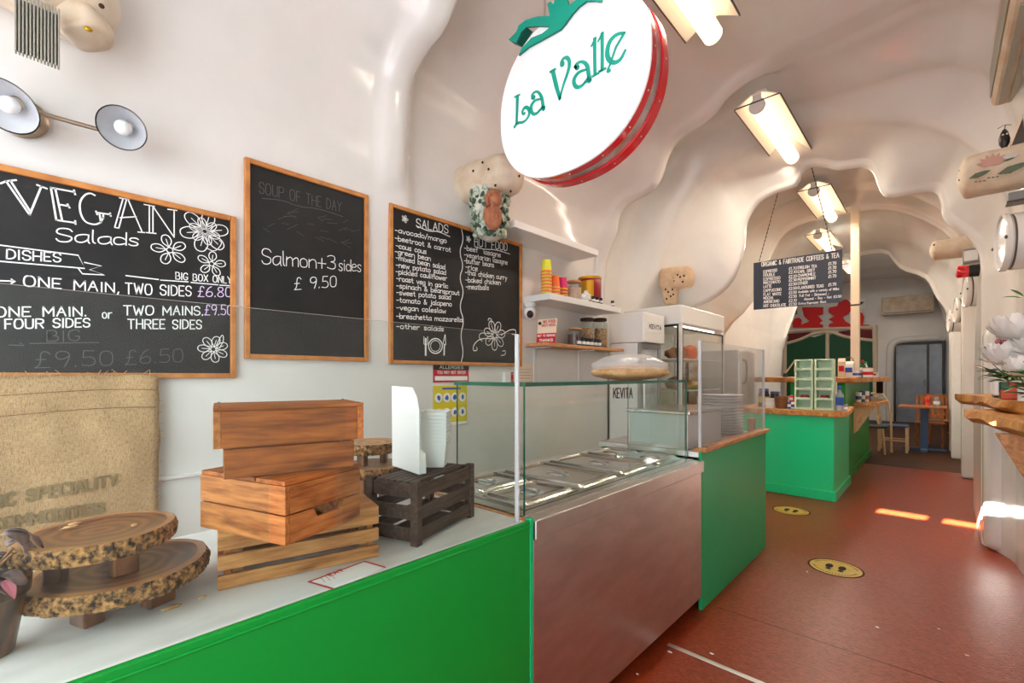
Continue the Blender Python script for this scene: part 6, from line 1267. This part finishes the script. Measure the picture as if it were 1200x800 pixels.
m.build('eye', 'paper', t); m = MB(); m.tube([c+Vector((0,0,.06)), c+Vector((.004,0,.085))], .003, 6); m.tube(chaikin([c+Vector((-.03,0,.075)), c+Vector((0,0,.09)), c+Vector((.03,0,.08))],2), .002, 6); m.build('antenna', 'rimgrey', t)
t = thing('sloping_board', 'slanted grey brown board leaning on the lotus log', 'board', (.36,4.2,2.72)); m = MB(); q = [at(1184,170,y=4.2),at(1192,148,y=4.2),at(1201,128,y=4.2),at(1206,165,y=4.2)]; q[0].z = max(q[0].z,2.735); m.prism(q, (0,.02,0)); m.build('panel', 'rimgrey', t, bevel=.002); m = MB(); m.bar(q[0]+Vector((0,-.006,0)), q[2]+Vector((0,-.006,0)), .014, .012); m.build('edge_batten', 'cream', t)
# live-edge shelf
t = thing('live_edge_shelf', 'thick live edge wooden shelf on the right wall carrying flowers', 'shelf', (.3,3.6,1.1))
def live(name, pts, z0, z1, top='slab'):
    m = MB(); o = chaikin([(x,y,0) for x, y in pts], 2); n = len(o); 
    A = [m.b.verts.new((v.x+.03,v.y,z0)) for v in o]; Mi = [m.b.verts.new((v.x-.012+.03*noise.noise((v.y*6,v.x*6,1)),v.y+.02*noise.noise((v.y*5,3,v.x*4)),(z0*.55+z1*.45)+.02*noise.noise((v.y*8,v.x*8,0)))) for v in o]; T = [m.b.verts.new((v.x,v.y,z1)) for v in o]
    m.b.faces.new(A[::-1]).material_index = 1; m.b.faces.new(T).material_index = 0
    for P_, Q_ in ((A,Mi),(Mi,T)):
        for i in range(n): m.b.faces.new((P_[i],P_[(i+1)%n],Q_[(i+1)%n],Q_[i])).material_index = 1
    return m.build(name, [top,'slabedge'], t, smooth=True)
live('far_slab', [(.43,4.62),(.25,4.60),(.10,4.54),(.075,4.46),(.11,4.36),(.16,4.25),(.19,4.05),(.22,3.80),(.24,3.40),(.45,3.38)], 1.105, 1.172)
live('near_slab', [(.46,3.90),(.22,3.86),(.12,3.80),(.10,3.70),(.15,3.58),(.17,3.42),(.185,3.25),(.24,2.95),(.27,2.5),(.26,1.6),(.46,1.5)], 1.035, 1.104)
m = MB(); m.prism([(.19,3.05,1.034),(.42,3.05,1.034),(.42,3.05,.62),(.38,3.05,.62)], (0,.05,0)); m.build('knee_brace', 'trimwood', t, bevel=.004)
t = thing('tray', 'small black tray lying on the far slab of the live edge shelf', 'tray', (.22,4.1,1.1726)); a = at(1163,464,z=1.175); m = MB(); m.box((.235,3.86,1.1726),(.37,4.02,1.182)); m.build('tray_base', 'black', t, bevel=.002); m = MB(); m.box((.24,3.865,1.1822),(.365,4.015,1.186)); m.build('paper_liner', 'grey', t)
# small painted plant pot and vase of peonies
pz = 1.1724; pp = Vector((.275,3.62,pz))
t = thing('painted_pot', 'small square orange and green painted pot with leafy sprigs on the shelf', 'plant pot', pp)
m = MB(); m.box((-.032,-.032,.0005),(.032,.032,.095)); m.build('pot', 'orange', t, local=True, bevel=.004); m = MB(); m.box((-.0335,-.0335,.05),(-.0005,-.0322,.094)); m.box((-.0335,-.0335,.005),(-.0322,.03,.09)); m.build('green_patch', 'leafdark', t, local=True); m = MB(); m.box((-.0345,-.0,.04),(-.0336,.03,.093)); m.build('blue_patch', 'bluep', t, local=True)
p2 = thing('foliage', None, None, pp+Vector((0,0,.095))); p2.parent = t; p2.location = (0,0,.095)
def sprig(par, mt, n, spread, seed, up=.4, lw=.019, ll=.055):
    rnd = random.Random(seed); m = MB()
    for k in range(n):
        a = rnd.uniform(0,6.28); r = rnd.uniform(0,spread); b = Vector((r*math.cos(a), r*math.sin(a), rnd.uniform(.0,.10))); leafpts(m, b, (math.cos(a)+rnd.uniform(-.4,.4), math.sin(a)+rnd.uniform(-.4,.4), up*rnd.uniform(-.3,1.4)), ll*rnd.uniform(.7,1.4), lw*rnd.uniform(.6,1.2), rnd.uniform(.0,.02))
    return m.build('leaves', mt, par, local=True, smooth='all', fixn=False)
MW[p2.name] = Matrix.Translation(pp+Vector((0,0,.095)))
sprig(p2, 'leafdark', 30, .05, 1); sprig(p2, 'leaf', 30, .07, 2, .5)
m = MB()
for k in range(7):
    a = 2.4+k*.35; m.tube(chaikin([(0,0,0),(.05*math.cos(a),.05*math.sin(a),.05),(.13*math.cos(a),.13*math.sin(a),.06+.02*(k%3))],2), .0018, 5)
m.build('stem', 'leafdark', p2, local=True, smooth=True)
m = MB(); 
for k in range(5): a = 2.6+k*.28; leafpts(m, (.10*math.cos(a),.10*math.sin(a),.07+.012*(k%2)), (math.cos(a),math.sin(a),.35), .045, .010, .0)
m.build('white_bud', 'petal', p2, local=True, smooth='all', fixn=False)
vp = Vector((.335,3.45,1.1045))
t = thing('flower_vase', 'white vase of large ivory peonies on the live edge shelf', 'vase of flowers', vp)
m = MB(); m.lathe([(.035,0),(.042,.01),(.044,.13),(.038,.15),(.036,.15),(.040,.12),(.036,.012),(.001,.01)], n=28, cap=False); m.build('vase', 'ceramic', t, local=True, smooth=True)
def peony(par, c, r, seed):
    rnd = random.Random(seed); m = MB(); c = Vector(c)
    for layer, (rr, n, op) in enumerate(((.38,10,.4),(.55,16,.7),(.70,22,.95),(.84,26,1.2),(.94,26,1.5),(1.0,24,1.85))):
        for k in range(n):
            ph = 2*math.pi*k/n+layer*.7+rnd.uniform(-.25,.25); R_ = r*rr*rnd.uniform(.88,1.1); tilt = op*rnd.uniform(.55,1.2); w = r*.27*rnd.uniform(.8,1.15); gv = []
            for i in range(6):
                v = i/5; th = math.pi*.92-(math.pi*.92-tilt)*v; q = Vector((math.sin(th)*math.cos(ph), math.sin(th)*math.sin(ph), math.cos(th)))*R_*(.55+.45*v)
                tn = Vector((-math.sin(ph), math.cos(ph), 0)); ou = Vector((math.cos(ph), math.sin(ph), .3)); wd = w*math.sin(math.pi*(.12+.70*v)); row_ = []
                for jx in range(5):
                    u_ = jx/2-1; row_.append(m.b.verts.new(c+q+tn*wd*u_-ou*(u_*u_)*wd*.35+ou*(v**3)*r*.22*(1+1.4*noise.noise((ph*5+u_*2, v*3, layer+seed)))+Vector((0,0,.14*r*v*noise.noise((u_*3, ph*7, v*4))))))
                gv.append(row_)
            for i in range(5):
                for jx in range(4): m.b.faces.new((gv[i][jx],gv[i][jx+1],gv[i+1][jx+1],gv[i+1][jx]))
    return m.build('peony_bloom', 'petal', par, smooth='all', fixn=False)
for k, (px, py, tt, r) in enumerate(((1196,384,2.28,.094),(1181,414,2.36,.084),(1203,430,2.2,.07),(1214,402,2.25,.08))):
    peony(t, at(px,py,t=tt), r, k)
m = MB()
for px, py, tt in ((1197,390,2.28),(1180,418,2.36),(1203,430,2.2)): q = at(px,py,t=tt); m.tube(chaikin([vp+Vector((0,0,.10)), vp*.5+q*.5+Vector((.01,0,.03)), q],2), .004, 6)
m.build('stem', 'leaf', t, smooth=True)
m = MB()
for k, (px, py, tt, dx, dz) in enumerate(((1182,440,2.3,-.6,.2),(1193,446,2.3,-.3,.3),(1199,449,2.25,.3,.1),(1196,349,2.3,-.7,.2),(1199,347,2.28,-.5,.5),(1196,452,2.3,-.5,-.2))): leafpts(m, at(px,py,t=tt), (dx,-.2,dz), .07, .014, .01)
m.build('leaves', 'leaf', t, smooth='all', fixn=False)
m = MB()
for k, (px, py) in enumerate(((1172,396),(1176,392),(1170,400),(1174,402),(1178,398),(1173,388))): m.blob(at(px,py,t=2.42), .008+.003*(k%3), .4, seed=k, seg=10, rings=7)
m.build('pink_bud', 'pink', t, smooth='all')
# leafy plant further along the shelf, mirrored in the glass
t = thing('leafy_plant', 'bushy leafy plant in a cream pot on the live edge shelf', 'plant', (.34,2.35,1.1045)); m = MB(); m.lathe([(.05,0),(.07,.12),(.065,.12),(.046,.01),(.001,.01)], n=24, cap=False); m.build('pot', 'cream', t, local=True, smooth=True)
p3 = thing('foliage', None, None, (.34,2.35,1.2245)); p3.parent = t; p3.location = (0,0,.12); MW[p3.name] = Matrix.Translation((.34,2.35,1.2245)); sprig(p3, 'leaf', 90, .10, 5, .7, .022, .09); sprig(p3, 'leafdark', 70, .10, 6, .5, .022, .08)
